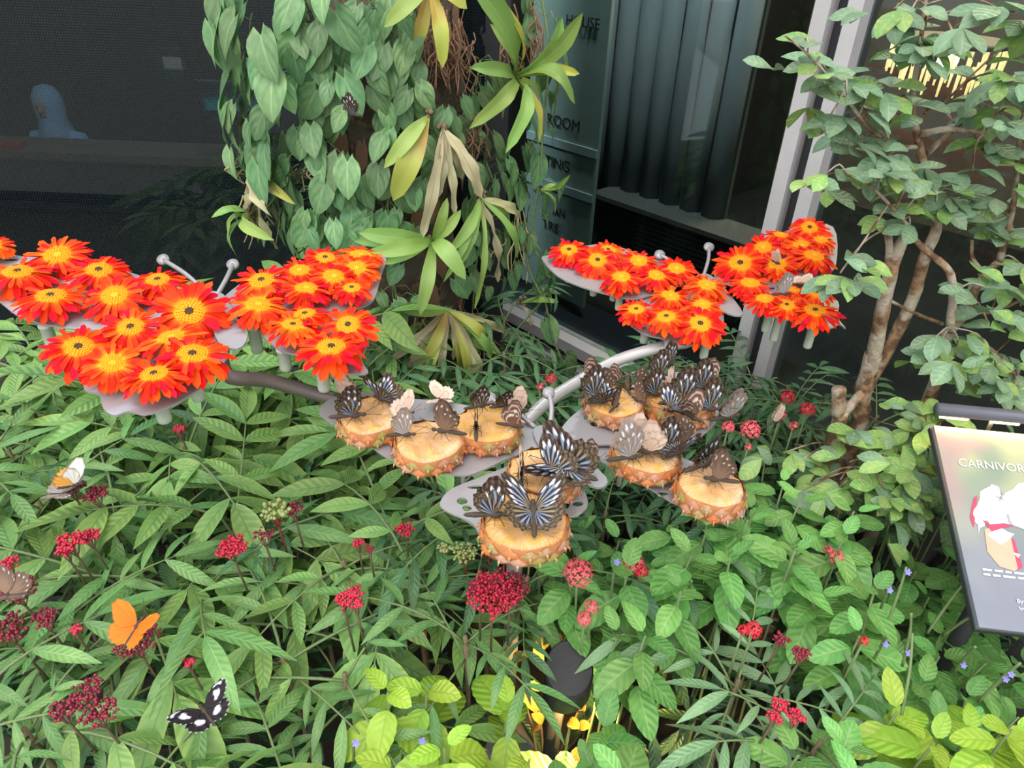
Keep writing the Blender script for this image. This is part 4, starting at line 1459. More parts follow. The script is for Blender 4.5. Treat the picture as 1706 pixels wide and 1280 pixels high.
plate(fl, bl, 'forewing', [(374, 502), (378, 490), (420, 462), (480, 448), (530, 428), (600, 424), (642, 428), (636, 455), (630, 478), (622, 500), (600, 512), (560, 518), (500, 522), (440, 523), (388, 514)], ZL)
plate(fl, bl, 'hindwing', [(412, 538), (430, 550), (445, 567), (470, 585), (500, 592), (540, 607), (580, 622), (613, 620), (602, 600), (613, 572), (610, 545), (560, 530), (480, 526), (430, 528)], ZL - 0.006)
antenna(fl, bl, 345, 490, 272, 433, ZL, 0.015)
antenna(fl, bl, 362, 492, 388, 441, ZL, 0.012)

bp = atz(915, 730, ZP)
fp = root('butterfly_feeder', bp, 'steel butterfly-shaped plate holding pineapple slices in the middle', 'feeder')
plate(fp, bp, 'forewing', [(532, 683), (545, 700), (590, 722), (620, 745), (650, 765), (700, 780), (765, 792), (800, 785), (850, 762), (890, 752), (925, 738), (905, 718), (870, 703), (810, 682), (730, 668), (680, 664), (600, 654), (555, 662)], ZP, [(797, 748, 9, 5), (817, 748, 6, 4)])
plate(fp, bp, 'hindwing', [(733, 838), (745, 852), (785, 870), (800, 890), (830, 905), (848, 920), (870, 915), (890, 912), (920, 905), (942, 885), (946, 862), (963, 858), (979, 842), (974, 818), (962, 798), (940, 776), (900, 762), (860, 772), (800, 795), (752, 815)], ZP - 0.008,
      [(770, 835, 9, 6), (778, 847, 8, 5), (962, 839, 10, 5), (944, 836, 5, 12), (800, 812, 22, 3)])
plate(fp, bp, 'body', [(888, 716), (912, 708), (936, 718), (958, 748), (1010, 795), (1002, 812), (975, 806), (940, 780), (903, 750)], ZP + 0.004, sub=3)
plate(fp, bp, 'forewing', [(935, 717), (948, 698), (970, 680), (1000, 660), (1060, 640), (1130, 620), (1185, 650), (1197, 690), (1182, 715), (1150, 733), (1080, 738), (1000, 741), (945, 735)], ZP, [(980, 696, 8, 4), (992, 706, 9, 5), (1085, 716, 9, 4)])
plate(fp, bp, 'hindwing', [(965, 744), (1000, 767), (1040, 792), (1080, 812), (1120, 836), (1150, 846), (1190, 861), (1222, 869), (1226, 858), (1241, 856), (1236, 832), (1200, 792), (1150, 768), (1080, 746), (1010, 742)], ZP - 0.008,
      [(1088, 797, 8, 3), (1105, 822, 10, 4), (1143, 827, 8, 3), (1168, 841, 9, 3), (1060, 785, 12, 3)])
antenna(fp, bp, 915, 716, 914, 655, ZP, 0.03, 0.010)
antenna(fp, bp, 893, 714, 816, 664, ZP, 0.02, 0.010)
for px, py in ((770, 793), (855, 765), (1040, 780)):
    q = atz(px, py, ZP - 0.004)
    new('spacer_post', MB().tube([q - bp + Vector((0, 0.02, -0.003)), q - bp + Vector((0, 0.02, -0.05))], 0.004, 8).mesh('spacer_post', M_STEEL), fp)
new('bracket', MB().tube([(0, 0, 0), (0, 0, -0.05)], 0.016, 12).mesh('bracket', M_STEEL), fp)

br = atz(1180, 475, ZR)
fr_ = root('butterfly_feeder', br, 'steel butterfly-shaped plate covered in gerberas before the mullioned window', 'feeder')
plate(fr_, br, 'forewing', [(903, 431), (915, 425), (950, 415), (1010, 407), (1080, 428), (1140, 452), (1158, 470), (1110, 480), (1085, 492), (1055, 498), (1020, 492), (970, 478), (930, 460)], ZR)
plate(fr_, br, 'hindwing', [(1040, 527), (1062, 550), (1085, 560), (1105, 565), (1110, 580), (1130, 578), (1160, 572), (1200, 560), (1206, 532), (1200, 502), (1160, 485), (1100, 490), (1060, 505)], ZR - 0.006)
plate(fr_, br, 'body', [(1158, 462), (1178, 456), (1198, 470), (1216, 490), (1238, 523), (1214, 523), (1190, 507), (1170, 484)], ZR + 0.004, sub=3)
plate(fr_, br, 'forewing', [(1190, 461), (1196, 447), (1230, 425), (1280, 400), (1330, 378), (1388, 378), (1393, 440), (1372, 460), (1345, 471), (1300, 477), (1240, 478), (1205, 472)], ZR)
plate(fr_, br, 'hindwing', [(1225, 487), (1250, 502), (1290, 517), (1310, 531), (1350, 541), (1385, 546), (1398, 540), (1409, 547), (1396, 528), (1396, 502), (1360, 484), (1300, 482), (1240, 480)], ZR - 0.006)
antenna(fr_, br, 1172, 460, 1181, 412, ZR, 0.02, 0.012, M_STEEL)
antenna(fr_, br, 1150, 462, 1099, 425, ZR, 0.02, 0.012, M_STEEL)

# ---- the pipe stand under the feeders
J = atz(868, 715, 0.95)
std = root('feeder_stand', (J.x, J.y, 0.03), 'curved steel pipe stand carrying the three butterfly plates', 'stand')
sb_ = std.location.copy()
new('post', MB().tube([(0, 0, 0), (0, 0, J.z - 0.03)], 0.016, 12).mesh('post', M_PIPE), std)
Lp = [bl + Vector((0, 0.0, -0.012)), atz(375, 622, 1.065), atz(450, 635, 1.03), atz(555, 664, 0.985), atz(700, 700, 0.96), J]
new('arm', MB().tube([q - sb_ for q in catmull(Lp, sub=5)], 0.0115, 10).mesh('arm', M_DPIPE), std)['label'] = 'tarnished brown pipe'
Rp = [J, atz(905, 675, 0.955), atz(960, 638, 0.96), atz(1030, 600, 0.97), atz(1105, 577, 0.985), atz(1160, 560, 1.0), br + Vector((0, 0, -0.012))]
new('arm', MB().tube([q - sb_ for q in catmull(Rp, sub=5)], 0.0115, 10).mesh('arm', M_PIPE), std)['label'] = 'bright steel pipe'
new('arm', MB().tube([J - sb_, (bp + Vector((0, 0, -0.045))) - sb_], 0.0115, 10).mesh('arm', M_PIPE), std)
new('base_plate', MB().lathe([(0.09, 0), (0.09, 0.008), (0.02, 0.012)], 20).mesh('base_plate', M_STEEL), std)

# ================================================================== GERBERAS
def petal_mat(name, c0, c1, c2):
    t = NT(name)
    s = t.node('ShaderNodeSeparateXYZ')
    t.link(t.coord('UV'), s.inputs[0])
    oi = t.node('ShaderNodeObjectInfo')
    c = t.mix(t.rng(s.outputs[1], 0.16, 0.42), c0, c1)
    c = t.mix(t.rng(s.outputs[1], 0.34, 0.62), c, c2)
    hs = t.node('ShaderNodeHueSaturation')
    t.link(c, hs.inputs['Color'])
    t.link(t.math('MULTIPLY_ADD', oi.outputs['Random'], 0.024, 0.490), hs.inputs['Hue'])
    t.link(t.math('MULTIPLY_ADD', oi.outputs['Random'], 0.30, 0.85), hs.inputs['Value'])
    t.link(hs.outputs[0], t.b.inputs['Base Color'])
    t.set(Roughness=0.6)
    t.b.inputs['Specular IOR Level'].default_value = 0.15
    tr_ = t.node('ShaderNodeBsdfTranslucent')
    t.link(hs.outputs[0], tr_.inputs[0])
    mx = t.node('ShaderNodeMixShader')
    mx.inputs[0].default_value = 0.25
    t.link(t.b.outputs[0], mx.inputs[1])
    t.link(tr_.outputs[0], mx.inputs[2])
    t.link(mx.outputs[0], t.out.inputs[0])
    return t.m
PM = {'r': petal_mat('petal_red', (0.95, 0.36, 0.015), (0.92, 0.070, 0.005), (0.86, 0.020, 0.005)),
      'o': petal_mat('petal_orange', (0.98, 0.48, 0.02), (0.95, 0.155, 0.008), (0.92, 0.055, 0.006))}
M_DISC = plain('floret_yellow', (0.95, 0.37, 0.010), 0.8, var=0.12, scale=400, bump=0.2)
M_EYE = plain('dark_eye', (0.05, 0.025, 0.012), 0.8, var=0.4, scale=300)
M_GSTEM = plain('gerbera_stem', (0.22, 0.33, 0.10), 0.6)
PET = {}
for key in 'ro':
    PET[key] = []
    for w, b in ((0.21, 0.16), (0.23, 0.30), (0.20, 0.42), (0.22, 0.06)):
        v_, f_, u_ = leaf_geo('petal', w, b, 0.25, 7, 2)
        PET[key].append(mesh('petal', v_, f_, PM[key], u_))
def disc_mesh():
    mb = MB()
    for ring, (rr, zz, n) in enumerate(((0.34, 0.02, 26), (0.28, 0.05, 22), (0.22, 0.065, 18), (0.16, 0.07, 13), (0.115, 0.068, 9))):
        for k in range(n):
            a = 2 * PI * (k + ring * .5) / n
            c = Vector((rr * math.cos(a), rr * math.sin(a), zz))
            mb.tube([c - Vector((0, 0, .05)), c + Vector((math.cos(a) * .012, math.sin(a) * .012, .035))], [0.026, 0.014], 4)
    mb.lathe([(0.36, -0.02), (0.34, 0.02), (0.2, 0.05), (0.08, 0.055)], 20)
    return mb.mesh('disc', M_DISC)
DISC = disc_mesh()
EYE = MB().lathe([(0.11, 0.045), (0.095, 0.075), (0.05, 0.068), (0.01, 0.06)], 14).mesh('eye', M_EYE)
rg = random.Random(303)
def gerbera(px, py, rpx, ratio, key, zp, lab, group, eye=True, lean=0.0):
    zc = zp + 0.030
    P = atz(px, py, zc)
    depth = (P - CAM).dot(FW)
    R = rpx * depth / FPX * 1.16
    view = (CAM - P).normalized()
    elev = math.asin(view.z)
    tilt = math.asin(min(0.99, ratio)) - elev
    hz = Vector((view.x, view.y, 0)).normalized()
    n = (Vector((0, 0, 1)) * math.cos(tilt) + hz * math.sin(tilt))
    side = Vector((-hz.y, hz.x, 0))
    n = (n + side * (lean + rg.uniform(-.12, .12))).normalized()
    foot = Vector((P.x - n.x * 0.02, P.y - n.y * 0.02, zp + 0.0005))
    rt = root('gerbera', foot, lab, 'flower', group)
    Mh = frame(P - foot, n.orthogonal(), n, R)
    # petals radiate round local Z: frame() gives Y along a direction in the flower plane, Z along the flower axis
    nout, nin = 30, 26
    for k in range(nout):
        a = 2 * PI * (k + rg.uniform(-.25, .25)) / nout
        dr = rg.uniform(-0.30, 0.02)
        M = Mh @ Matrix.Rotation(a, 4, 'Z') @ T((0, 0.16, -0.02)) @ Matrix.Rotation(dr, 4, 'X') @ Matrix.Rotation(rg.uniform(-.25, .25), 4, 'Y') @ Matrix.Scale(rg.uniform(0.78, 0.92), 4)
        new('petal', rg.choice(PET[key]), rt, M)
    for k in range(nin):
        a = 2 * PI * (k + .5 + rg.uniform(-.25, .25)) / nin
        dr = rg.uniform(-0.05, 0.22)
        M = Mh @ Matrix.Rotation(a, 4, 'Z') @ T((0, 0.16, 0.01)) @ Matrix.Rotation(dr, 4, 'X') @ Matrix.Rotation(rg.uniform(-.25, .25), 4, 'Y') @ Matrix.Scale(rg.uniform(0.60, 0.74), 4)
        new('petal', rg.choice(PET[key]), rt, M)
    new('disc', DISC, rt, Mh)
    if eye:
        new('eye', EYE, rt, Mh)
    new('stem', MB().tube([Vector((0, 0, -0.004)), (P - foot) * 0.5, P - foot - n * 0.006], 0.003, 6).mesh('stem', M_GSTEM), rt)
GA = 'gerberas on the plate before the dotted glass'
GB = 'gerberas on the plate before the mullioned window'
for px, py, r, q, k, e, lab in (
    (96, 426, 50, .62, 'r', 0, 'pure red gerbera standing highest at the back of the dotted-glass feeder'),
    (30, 454, 52, .42, 'r', 1, 'flat-lying red-orange gerbera cut by the photo edge, under the highest red one'),
    (165, 451, 48, .58, 'r', 1, 'gerbera at the back edge next to the highest pure red gerbera'),
    (85, 494, 54, .45, 'r', 1, 'wide flat gerbera at the front edge of the big wing, leftmost there'),
    (191, 493, 50, .70, 'r', 0, 'red gerbera in the middle of the dotted-glass forewing, without a dark eye'),
    (263, 467, 44, .50, 'r', 1, 'orange-red gerbera just left of the slanted steel antenna'),
    (316, 520, 60, .85, 'r', 1, 'large gerbera facing the viewer beside the pale feeder body tip'),
    (218, 546, 50, .65, 'r', 1, 'gerbera between the two wings, with narrow slanted dark eye'),
    (131, 579, 55, .72, 'r', 1, 'gerbera at the outer end of the lower wing, with dark eye and split petals'),
    (187, 606, 48, .75, 'o', 0, 'orange-glowing gerbera without dark eye in the lower wing middle'),
    (285, 563, 50, .45, 'o', 0, 'gerbera half hidden behind the big front one of the lower wing'),
    (321, 591, 58, .62, 'r', 1, 'biggest red gerbera with a bold dark eye at the end of the lower wing'),
    (257, 624, 52, .50, 'r', 1, 'lowest gerbera at the front rim of the lower wing, petals hanging over'),
    (-12, 408, 30, .6, 'o', 0, 'orange gerbera barely entering the picture at the photo edge'),
    (436, 468, 48, .55, 'r', 1, 'red gerbera nearest the short antenna on the vine-side wing'),
    (430, 508, 46, .60, 'o', 0, 'orange gerbera directly below the red one near the short antenna'),
    (499, 451, 38, .55, 'r', 0, 'small red gerbera at the back edge of the vine-side forewing, second from antenna'),
    (510, 481, 42, .50, 'r', 0, 'red gerbera in the centre of the vine-side forewing'),
    (542, 430, 36, .55, 'r', 1, 'topmost red gerbera of the vine-side forewing, with dark eye'),
    (556, 461, 40, .65, 'r', 0, 'red gerbera leaning sideways between centre and tip of the vine-side forewing'),
    (601, 425, 38, .40, 'o', 0, 'flat orange gerbera at the tip of the vine-side forewing'),
    (594, 447, 36, .70, 'o', 0, 'orange gerbera just under the flat one at the vine-side wing tip'),
    (586, 480, 33, .55, 'r', 1, 'small red gerbera at the rim under the vine-side wing tip'),
    (508, 524, 42, .45, 'r', 1, 'flat gerbera at the root of the small lower wing by the vines'),
    (488, 542, 42, .50, 'o', 1, 'orange gerbera with pale curled petal at the front rim above two water tubes'),
    (580, 542, 45, .75, 'r', 1, 'gerbera facing out at the outer rim of the small lower wing'),
    (552, 579, 54, .58, 'r', 1, 'lowest and largest gerbera of the vine side, above a water tube')):
    gerbera(px, py, r, q, k, ZL, lab, GA, bool(e))
for px, py, r, q, k, e, lab in (
    (948, 417, 33, .62, 'r', 1, 'red gerbera at the very tip of the window feeder, next to the vines'),
    (995.5, 434, 35, .75, 'r', 1, 'red gerbera second from the vine-side tip of the window feeder, front'),
    (1013, 417, 28, .60, 'o', 1, 'small orange gerbera behind the second flower from the vine-side tip'),
    (1064, 435, 33, .65, 'r', 0, 'red gerbera in the middle of the vine-side wing of the window feeder, back row'),
    (1035, 462, 36, .55, 'r', 0, 'red gerbera hanging over the front rim of the long vine-side wing'),
    (1094, 459, 33, .55, 'r', 0, 'red gerbera with shaded petals left of the window feeder body, front row'),
    (1127, 448, 33, .60, 'r', 0, 'red gerbera leaning at the inner end of the long vine-side wing'),
    (1177.5, 475.5, 35, .50, 'o', 0, 'orange gerbera lying over the body of the window feeder'),
    (1117, 493.5, 34, .50, 'o', 0, 'orange gerbera at the back of the low inner wing over the bright pipe'),
    (1170, 508, 33, .50, 'o', 0, 'orange gerbera in the low inner wing beside the pointed tail'),
    (1060, 516, 31, .60, 'r', 1, 'small gerbera at the outer tip of the low inner wing over the bright pipe'),
    (1110, 528, 35, .60, 'o', 1, 'orange gerbera with pale dark eye in the low inner wing middle'),
    (1166.5, 540, 41, .75, 'r', 1, 'frontmost gerbera with bold dark eye above the bright pipe end'),
    (1233, 439, 42, .75, 'r', 1, 'large red gerbera with bold dark eye right of the upright antenna'),
    (1271, 413, 32, .70, 'r', 0, 'red gerbera behind the large dark-eyed one, by the mullion foot'),
    (1301, 392, 28, .30, 'r', 0, 'red gerbera seen from the side at the back of the mullion-side wing'),
    (1348.5, 379.5, 31, .70, 'r', 1, 'topmost orange-red gerbera at the far tip before the tree'),
    (1336, 410, 32, .60, 'o', 0, 'orange gerbera just below the topmost one before the tree'),
    (1367.5, 400, 25, .50, 'o', 0, 'orange gerbera tucked behind the outer rim before the tree'),
    (1356, 427, 38, .45, 'r', 0, 'broad red gerbera with yellow disc at the outer rim before the tree'),
    (1295, 440.5, 34, .60, 'o', 1, 'orange gerbera with a small butterfly on top'),
    (1250, 472, 36, .45, 'r', 0, 'flat red gerbera under the large dark-eyed one, by the pointed tail'),
    (1274, 498, 32, .50, 'r', 0, 'red gerbera partly hidden at the root of the outer lower wing'),
    (1310.5, 508.5, 29, .65, 'o', 1, 'small orange gerbera at the front rim above a long water tube'),
    (1361, 488, 27, .60, 'o', 1, 'small yellow-orange gerbera at the back of the outer lower wing'),
    (1358, 518, 40, .55, 'r', 1, 'large red gerbera at the outer end of the outer lower wing'),
    (1323, 484, 22, .50, 'r', 0, 'small red gerbera behind the pale closed butterfly')):
    gerbera(px, py, r, q, k, ZR, lab, GB, bool(e))

# ---- water tubes hanging under the plates
M_VIAL = None
t = NT('frosted_vial')
t.base((0.72, 0.78, 0.66))
t.set(Roughness=0.35)
t.b.inputs['Transmission Weight'].default_value = 0.45
t.b.inputs['IOR'].default_value = 1.2
M_VIAL = t.m
def vial(px, py, z, L, r, lab, lean=0.0):
    q = atz(px, py, z - L)
    o = root('water_tube', (q.x, q.y, z - L), lab, 'tube', 'clear water tubes under the flower plates')
    new('tube', MB().lathe([(r * .55, 0.0), (r * .92, r * .25), (r, r * .7), (r, L - 0.006), (r * 1.12, L - 0.005), (r * 1.12, L - 0.001)], 14).mesh('tube', M_VIAL), o)
    new('stem', MB().tube([(0, 0, r * 1.2), (0.001, 0, L - 0.001)], r * 0.32, 6).mesh('stem', M_GSTEM), o)
for a in ((430, 588, ZL - .006, .050, .0098, 'frosted water tube under the orange gerbera by the short antenna'),
          (477, 618, ZL - .009, .042, .0095, 'frosted water tube under the front rim, between two others'),
          (541, 652, ZL - .009, .046, .0095, 'frosted water tube below the largest vine-side gerbera'),
          (556, 630, ZL - .009, .034, .0095, 'short frosted water tube behind the lowest vine-side gerbera'),
          (332, 668, ZL - .009, .046, .0098, 'frosted water tube below the biggest dark-eyed lower-wing gerbera'),
          (276, 704, ZL - .009, .040, .0098, 'frosted water tube below the lowest gerbera, near the leaves'),
          (90, 582, ZL - .003, .046, .0098, 'frosted water tube under the big wing beside the dotted glass'),
          (946, 470, ZR - .003, .024, .0078, 'short frosted water tube at the vine-side tip of the window feeder'),
          (988, 493, ZR - .003, .028, .0078, 'frosted water tube second from the vine-side tip of the window feeder'),
          (1021, 501, ZR - .003, .022, .0078, 'shorter of two touching water tubes under the window feeder'),
          (1030, 517, ZR - .003, .036, .0078, 'longer of two touching water tubes under the window feeder'),
          (1072, 572, ZR - .009, .030, .0080, 'frosted water tube over the bright pipe'),
          (1171, 598, ZR - .009, .036, .0080, 'frosted water tube right of the bright pipe end'),
          (1288, 568, ZR - .009, .058, .0085, 'longest frosted water tube before the mullion foot'),
          (1274, 553, ZR - .009, .040, .0085, 'greenish water tube beside the longest one'),
          (1344, 580, ZR - .009, .056, .0085, 'frosted water tube at the outer end before the tree')):
    vial(*a)

# ================================================================== PINEAPPLE SLICES
def flesh_mat():
    t = NT('pineapple_flesh')
    v = t.coord('Object')
    s = t.node('ShaderNodeSeparateXYZ')
    t.link(v, s.inputs[0])
    rr = t.math('SQRT', t.math('ADD', t.math('MULTIPLY', s.outputs[0], s.outputs[0]), t.math('MULTIPLY', s.outputs[1], s.outputs[1])))
    ang = t.math('ARCTAN2', s.outputs[1], s.outputs[0])
    cx = t.node('ShaderNodeCombineXYZ')
    t.link(t.math('MULTIPLY', ang, 5.0), cx.inputs[0])
    t.link(t.math('MULTIPLY', rr, 12.0), cx.inputs[1])
    fib = t.noise(5.0, 4, cx.outputs[0])
    n1 = t.noise(22, 3, v)
    n3 = t.noise(38, 3, v)
    oi = t.node('ShaderNodeObjectInfo')
    c = t.mix(t.rng(n1, 0.40, 0.60), (0.74, 0.40, 0.16), (0.78, 0.50, 0.30))
    c = t.mix(t.math('MULTIPLY', t.rng(t.math('ADD', n3, t.math('MULTIPLY_ADD', oi.outputs['Random'], 0.24, -0.12)), 0.45, 0.62), 0.8), c, (0.78, 0.40, 0.065))
    c = t.mix(t.math('MULTIPLY', t.rng(fib, 0.55, 0.80), 0.5), c, (0.80, 0.58, 0.40))
    c = t.mix(t.math('MULTIPLY', t.rng(rr, 0.040, 0.052), 0.6), c, (0.62, 0.26, 0.11))
    t.base(c)
    t.set(Roughness=0.30)
    t.bump(t.math('ADD', fib, n3), 0.7, 0.006)
    return t.m
M_FLESH = flesh_mat()
M_RIND = plain('pineapple_rind', (0.40, 0.15, 0.05), 0.7, var=0.5, scale=55, bump=0.4)
def eye_mats():
    out = []
    for c, d in (((0.58, 0.15, 0.035), (0.50, 0.27, 0.18)), ((0.50, 0.25, 0.17), (0.60, 0.19, 0.05)), ((0.33, 0.27, 0.07), (0.52, 0.29, 0.20))):
        t = NT('rind_eye')
        v = t.coord('Object')
        n = t.noise(1.6, 3, v)
        oi = t.node('ShaderNodeObjectInfo')
        t.base(t.mix(t.rng(t.math('ADD', n, t.math('MULTIPLY_ADD', oi.outputs['Random'], 0.3, -0.15)), 0.4, 0.6), c, d))
        t.set(Roughness=0.55)
        out.append(t.m)
    return out
EYEM = []
for m in eye_mats():
    # a diamond boss with a small hooked bract: local y = outward, z up
    mbx = MB()
    mbx.add([(-1, 0, 0), (0, 0, 0.9), (1, 0, 0), (0, 0, -0.9), (-.45, .35, 0), (0, .35, .4), (.45, .35, 0), (0, .35, -.4), (0, .42, 0)],
            [(0, 4, 5, 1), (1, 5, 6, 2), (2, 6, 7, 3), (3, 7, 4, 0), (4, 8, 5), (5, 8, 6), (6, 8, 7), (7, 8, 4)])
    mbx.tube([(0, .34, -0.1), (0, .75, -.25), (0, .95, -.85)], [.24, .16, .02], 4)
    EYEM.append(mbx.mesh('rind_eye', m))
rp = random.Random(404)
def slice_(px, py, h, R, lab, zb=ZP + 0.0005, rows=2):
    P = atz(px, py, zb + h)
    base = Vector((P.x, P.y, zb))
    rt = root('pineapple_slice', base, lab, 'pineapple', 'pineapple slices on the steel plate')
    # flesh: a slightly domed, uneven disc
    n, rings = 36, 7
    vs, fs = [(0, 0, h + 0.002)], []
    ph = rp.uniform(0, 9)
    for i in range(1, rings + 1):
        for k in range(n):
            a = 2 * PI * k / n
            rr = R * 0.95 * i / rings * (1 + 0.035 * math.sin(3 * a + ph) + 0.03 * math.sin(11 * a + ph))
            z = h + 0.0075 * noise.noise(Vector((math.cos(a) * i * .45 + ph, math.sin(a) * i * .45, 0))) - (0.004 if i == rings else 0)
            vs.append((rr * math.cos(a), rr * math.sin(a), z))
    for k in range(n):
        a = 2 * PI * k / n
        vs.append((R * 0.93 * math.cos(a), R * .93 * math.sin(a), 0.001))
    for k in range(n):
        fs.append((0, 1 + k, 1 + (k + 1) % n))
    for i in range(rings):
        for k in range(n):
            a0 = 1 + i * n
            fs.append((a0 + k, a0 + n + k, a0 + n + (k + 1) % n, a0 + (k + 1) % n))
    fs.append(tuple(1 + rings * n + k for k in reversed(range(n))))
    new('flesh', mesh('flesh', vs, fs, M_FLESH), rt)
    # rind band
    mbr = MB()
    prof_ = [(0.90, 0.001), (0.985, h * .12), (1.0, h * .5), (0.985, h * .85), (0.93, h * .97)]
    vs, fs = [], []
    for i, (q, z) in enumerate(prof_):
        for k in range(n):
            a = 2 * PI * k / n
            w = R * q * (1 + 0.035 * math.sin(3 * a + ph) + 0.02 * math.sin(7 * a)) + 0.001 * math.sin(18 * a + i * PI)
            vs.append((w * math.cos(a), w * math.sin(a), z))
    for i in range(len(prof_) - 1):
        for k in range(n):
            fs.append((i * n + k, i * n + (k + 1) % n, (i + 1) * n + (k + 1) % n, (i + 1) * n + k))
    new('rind', mesh('rind', vs, fs, M_RIND), rt)
    m = 15
    s = R * PI / m
    for row in range(rows):
        for k in range(m):
            a = 2 * PI * (k + .5 * row) / m + rp.uniform(-.04, .04)
            w = R * (1 + 0.035 * math.sin(3 * a + ph) + 0.02 * math.sin(7 * a))
            z = h * (0.32 + 0.38 * row)
            d = Vector((math.cos(a), math.sin(a), 0))
            new('rind_eye', rp.choice(EYEM), rt, frame(d * w * 0.985 + Vector((0, 0, z)), d, (0, 0, 1), (s * .98, s * .55, h * .34)))
    return base, h
slice_(618, 690, .027, .052, 'pineapple slice at the wing tip, nearest the gerberas')
slice_(714, 733, .027, .053, 'pineapple slice at the front of the three-slice wing, with orange rind')
slice_(812, 704, .028, .051, 'pineapple slice nearest the feeder body on the three-slice wing')
slice_(906, 782, .027, .051, 'pineapple slice under the large spread butterfly, next to the feeder body')
slice_(874, 866, .029, .056, 'lowest pineapple slice, at the front end of the middle wing')
slice_(1025, 665, .027, .049, 'yellowest pineapple slice beside the bright pipe')
slice_(1132, 660, .031, .056, 'pineapple slice crowded with standing butterflies at the back wing tip')
slice_(1078, 752, .026, .050, 'pineapple slice almost hidden by butterflies on the low outer wing')
slice_(1186, 806, .031, .047, 'pineapple slice with tall pink and orange rind at the low outer wing tip')

# ================================================================== BUTTERFLIES
FORE = [(78, .12), (66, .50), (55, .80), (46, .98), (39, 1.03), (31, .98), (20, .82), (8, .70), (-4, .60), (-13, .46), (-24, .20)]
HIND = [(18, .20), (8, .52), (-4, .68), (-20, .74), (-38, .75), (-55, .72), (-70, .64), (-84, .50), (-98, .30), (-110, .12)]
def lerp3(a, b, t):
    t = max(0, min(1, t))
    return tuple(a[i] + (b[i] - a[i]) * t for i in range(3))
def sm(a, b, x):
    t = max(0, min(1, (x - a) / (b - a)))
    return t * t * (3 - 2 * t)
def col_clipper(w, s, t, pale=0.0):
    dark = (0.040, 0.022, 0.018)
    blue = (0.22, 0.32, 0.48)
    cream = (0.30, 0.25, 0.15)
    white = (0.80, 0.80, 0.88)
    c = dark
    if w == 'f':
        if s < 0.66:
            k = math.sin(t * 2 * PI * 6.5 + s * 3)
            m = sm(0.05, 0.55, k) * sm(0.05, 0.2, s) * (1 - sm(0.80, 0.9, t))
            c = lerp3(dark, lerp3(cream, blue, sm(0.18, 0.5, s)), m * 0.9)
        u = (t * 8) % 1.0
        if 0.06 < t < 0.94:
            d = math.hypot((u - .5) / 0.34, (s - 0.72) / 0.085)
            c = lerp3(c, white, 1 - sm(0.75, 1.05, d))
        if s > 0.9:
            u2 = (t * 11) % 1
            c = lerp3(c, (0.22, 0.16, 0.10), 0.5 * (1 - sm(.1, .3, abs(u2 - .5))))
        if t > 0.9:
            c = lerp3(c, (0.10, 0.06, 0.05), 0.7)
    else:
        k = math.sin(t * 2 * PI * 7.5)
        inner = sm(0.05, 0.5, k) * (1 - sm(0.60, 0.75, s))
        c = lerp3(dark, lerp3(blue, cream, sm(0.25, 0.6, abs(t - .35) * 1.6 + (s - .4) * .6)), inner * 0.85)
        z = abs(((t * 9 + 0.0) % 1.0) - .5) * 0.22
        for s0 in (0.70, 0.82, 0.93):
            c = lerp3(c, (0.21, 0.165, 0.09), (1 - sm(0.010, 0.028, abs(s - s0 - z + .05))) * 0.85)
    return lerp3(c, (0.62, 0.50, 0.44), pale)
def col_brown(w, s, t):
    c = lerp3((0.20, 0.125, 0.085), (0.115, 0.068, 0.050), sm(0.3, 0.9, s))
    u = (t * 9) % 1
    d = math.hypot((u - .5) / 0.22, (s - 0.88) / 0.035)
    c = lerp3(c, (0.75, 0.66, 0.60), 1 - sm(.7, 1.1, d))
    d = math.hypot((u - .5) / 0.16, (s - 0.74) / 0.025)
    c = lerp3(c, (0.55, 0.45, 0.38), (1 - sm(.7, 1.1, d)) * .7)
    return c
def col_tan(w, s, t):
    c = lerp3((0.52, 0.36, 0.28), (0.62, 0.46, 0.38), sm(0.2, 0.8, s))
    c = lerp3(c, (0.33, 0.20, 0.15), (1 - sm(.015, .05, abs(s - 0.62 - .04 * math.sin(t * 14)))) * .7)
    if s > 0.93:
        c = lerp3(c, (0.30, 0.19, 0.14), .7)
    return c
def col_striped(w, s, t):
    c = lerp3((0.17, 0.085, 0.06), (0.12, 0.06, 0.045), s)
    c = lerp3(c, (0.72, 0.60, 0.52), 1 - sm(.03, .06, abs(s - 0.60 - 0.1 * (t - .5))))
    c = lerp3(c, (0.60, 0.48, 0.40), (1 - sm(.012, .03, abs(s - 0.86))) * .8)
    return c
def col_orange(w, s, t):
    c = lerp3((0.66, 0.12, 0.006), (0.72, 0.165, 0.010), s)
    if s > .93:
        c = lerp3(c, (0.30, 0.10, 0.03), sm(.93, 1, s) * .8)
    k = abs(((t * 8) % 1) - .5)
    return lerp3(c, (0.55, 0.16, 0.02), (1 - sm(.02, .06, k)) * .35)
def col_egg(w, s, t):
    c = (0.012, 0.008, 0.010)
    vio = (0.74, 0.72, 0.88)
    if w == 'f':
        d = math.hypot((t - .52) / .18, (s - .56) / .10)
        c = lerp3(c, vio, 1 - sm(.8, 1.1, d))
        d = math.hypot((t - .70) / .08, (s - .86) / .05)
        c = lerp3(c, vio, 1 - sm(.8, 1.1, d))
    else:
        d = math.hypot((t - .55) / .20, (s - .52) / .13)
        c = lerp3(c, vio, 1 - sm(.8, 1.1, d))
    if s > .95:
        u = (t * 10) % 1
        c = lerp3(c, (0.6, 0.58, 0.6), 1 - sm(.12, .25, abs(u - .5)))
    return c
def col_white(w, s, t):
    c = (0.80, 0.76, 0.72) if w == 'f' else (0.78, 0.36, 0.08)
    return lerp3(c, (0.16, 0.08, 0.04), sm(.86, 1, s) * .8)
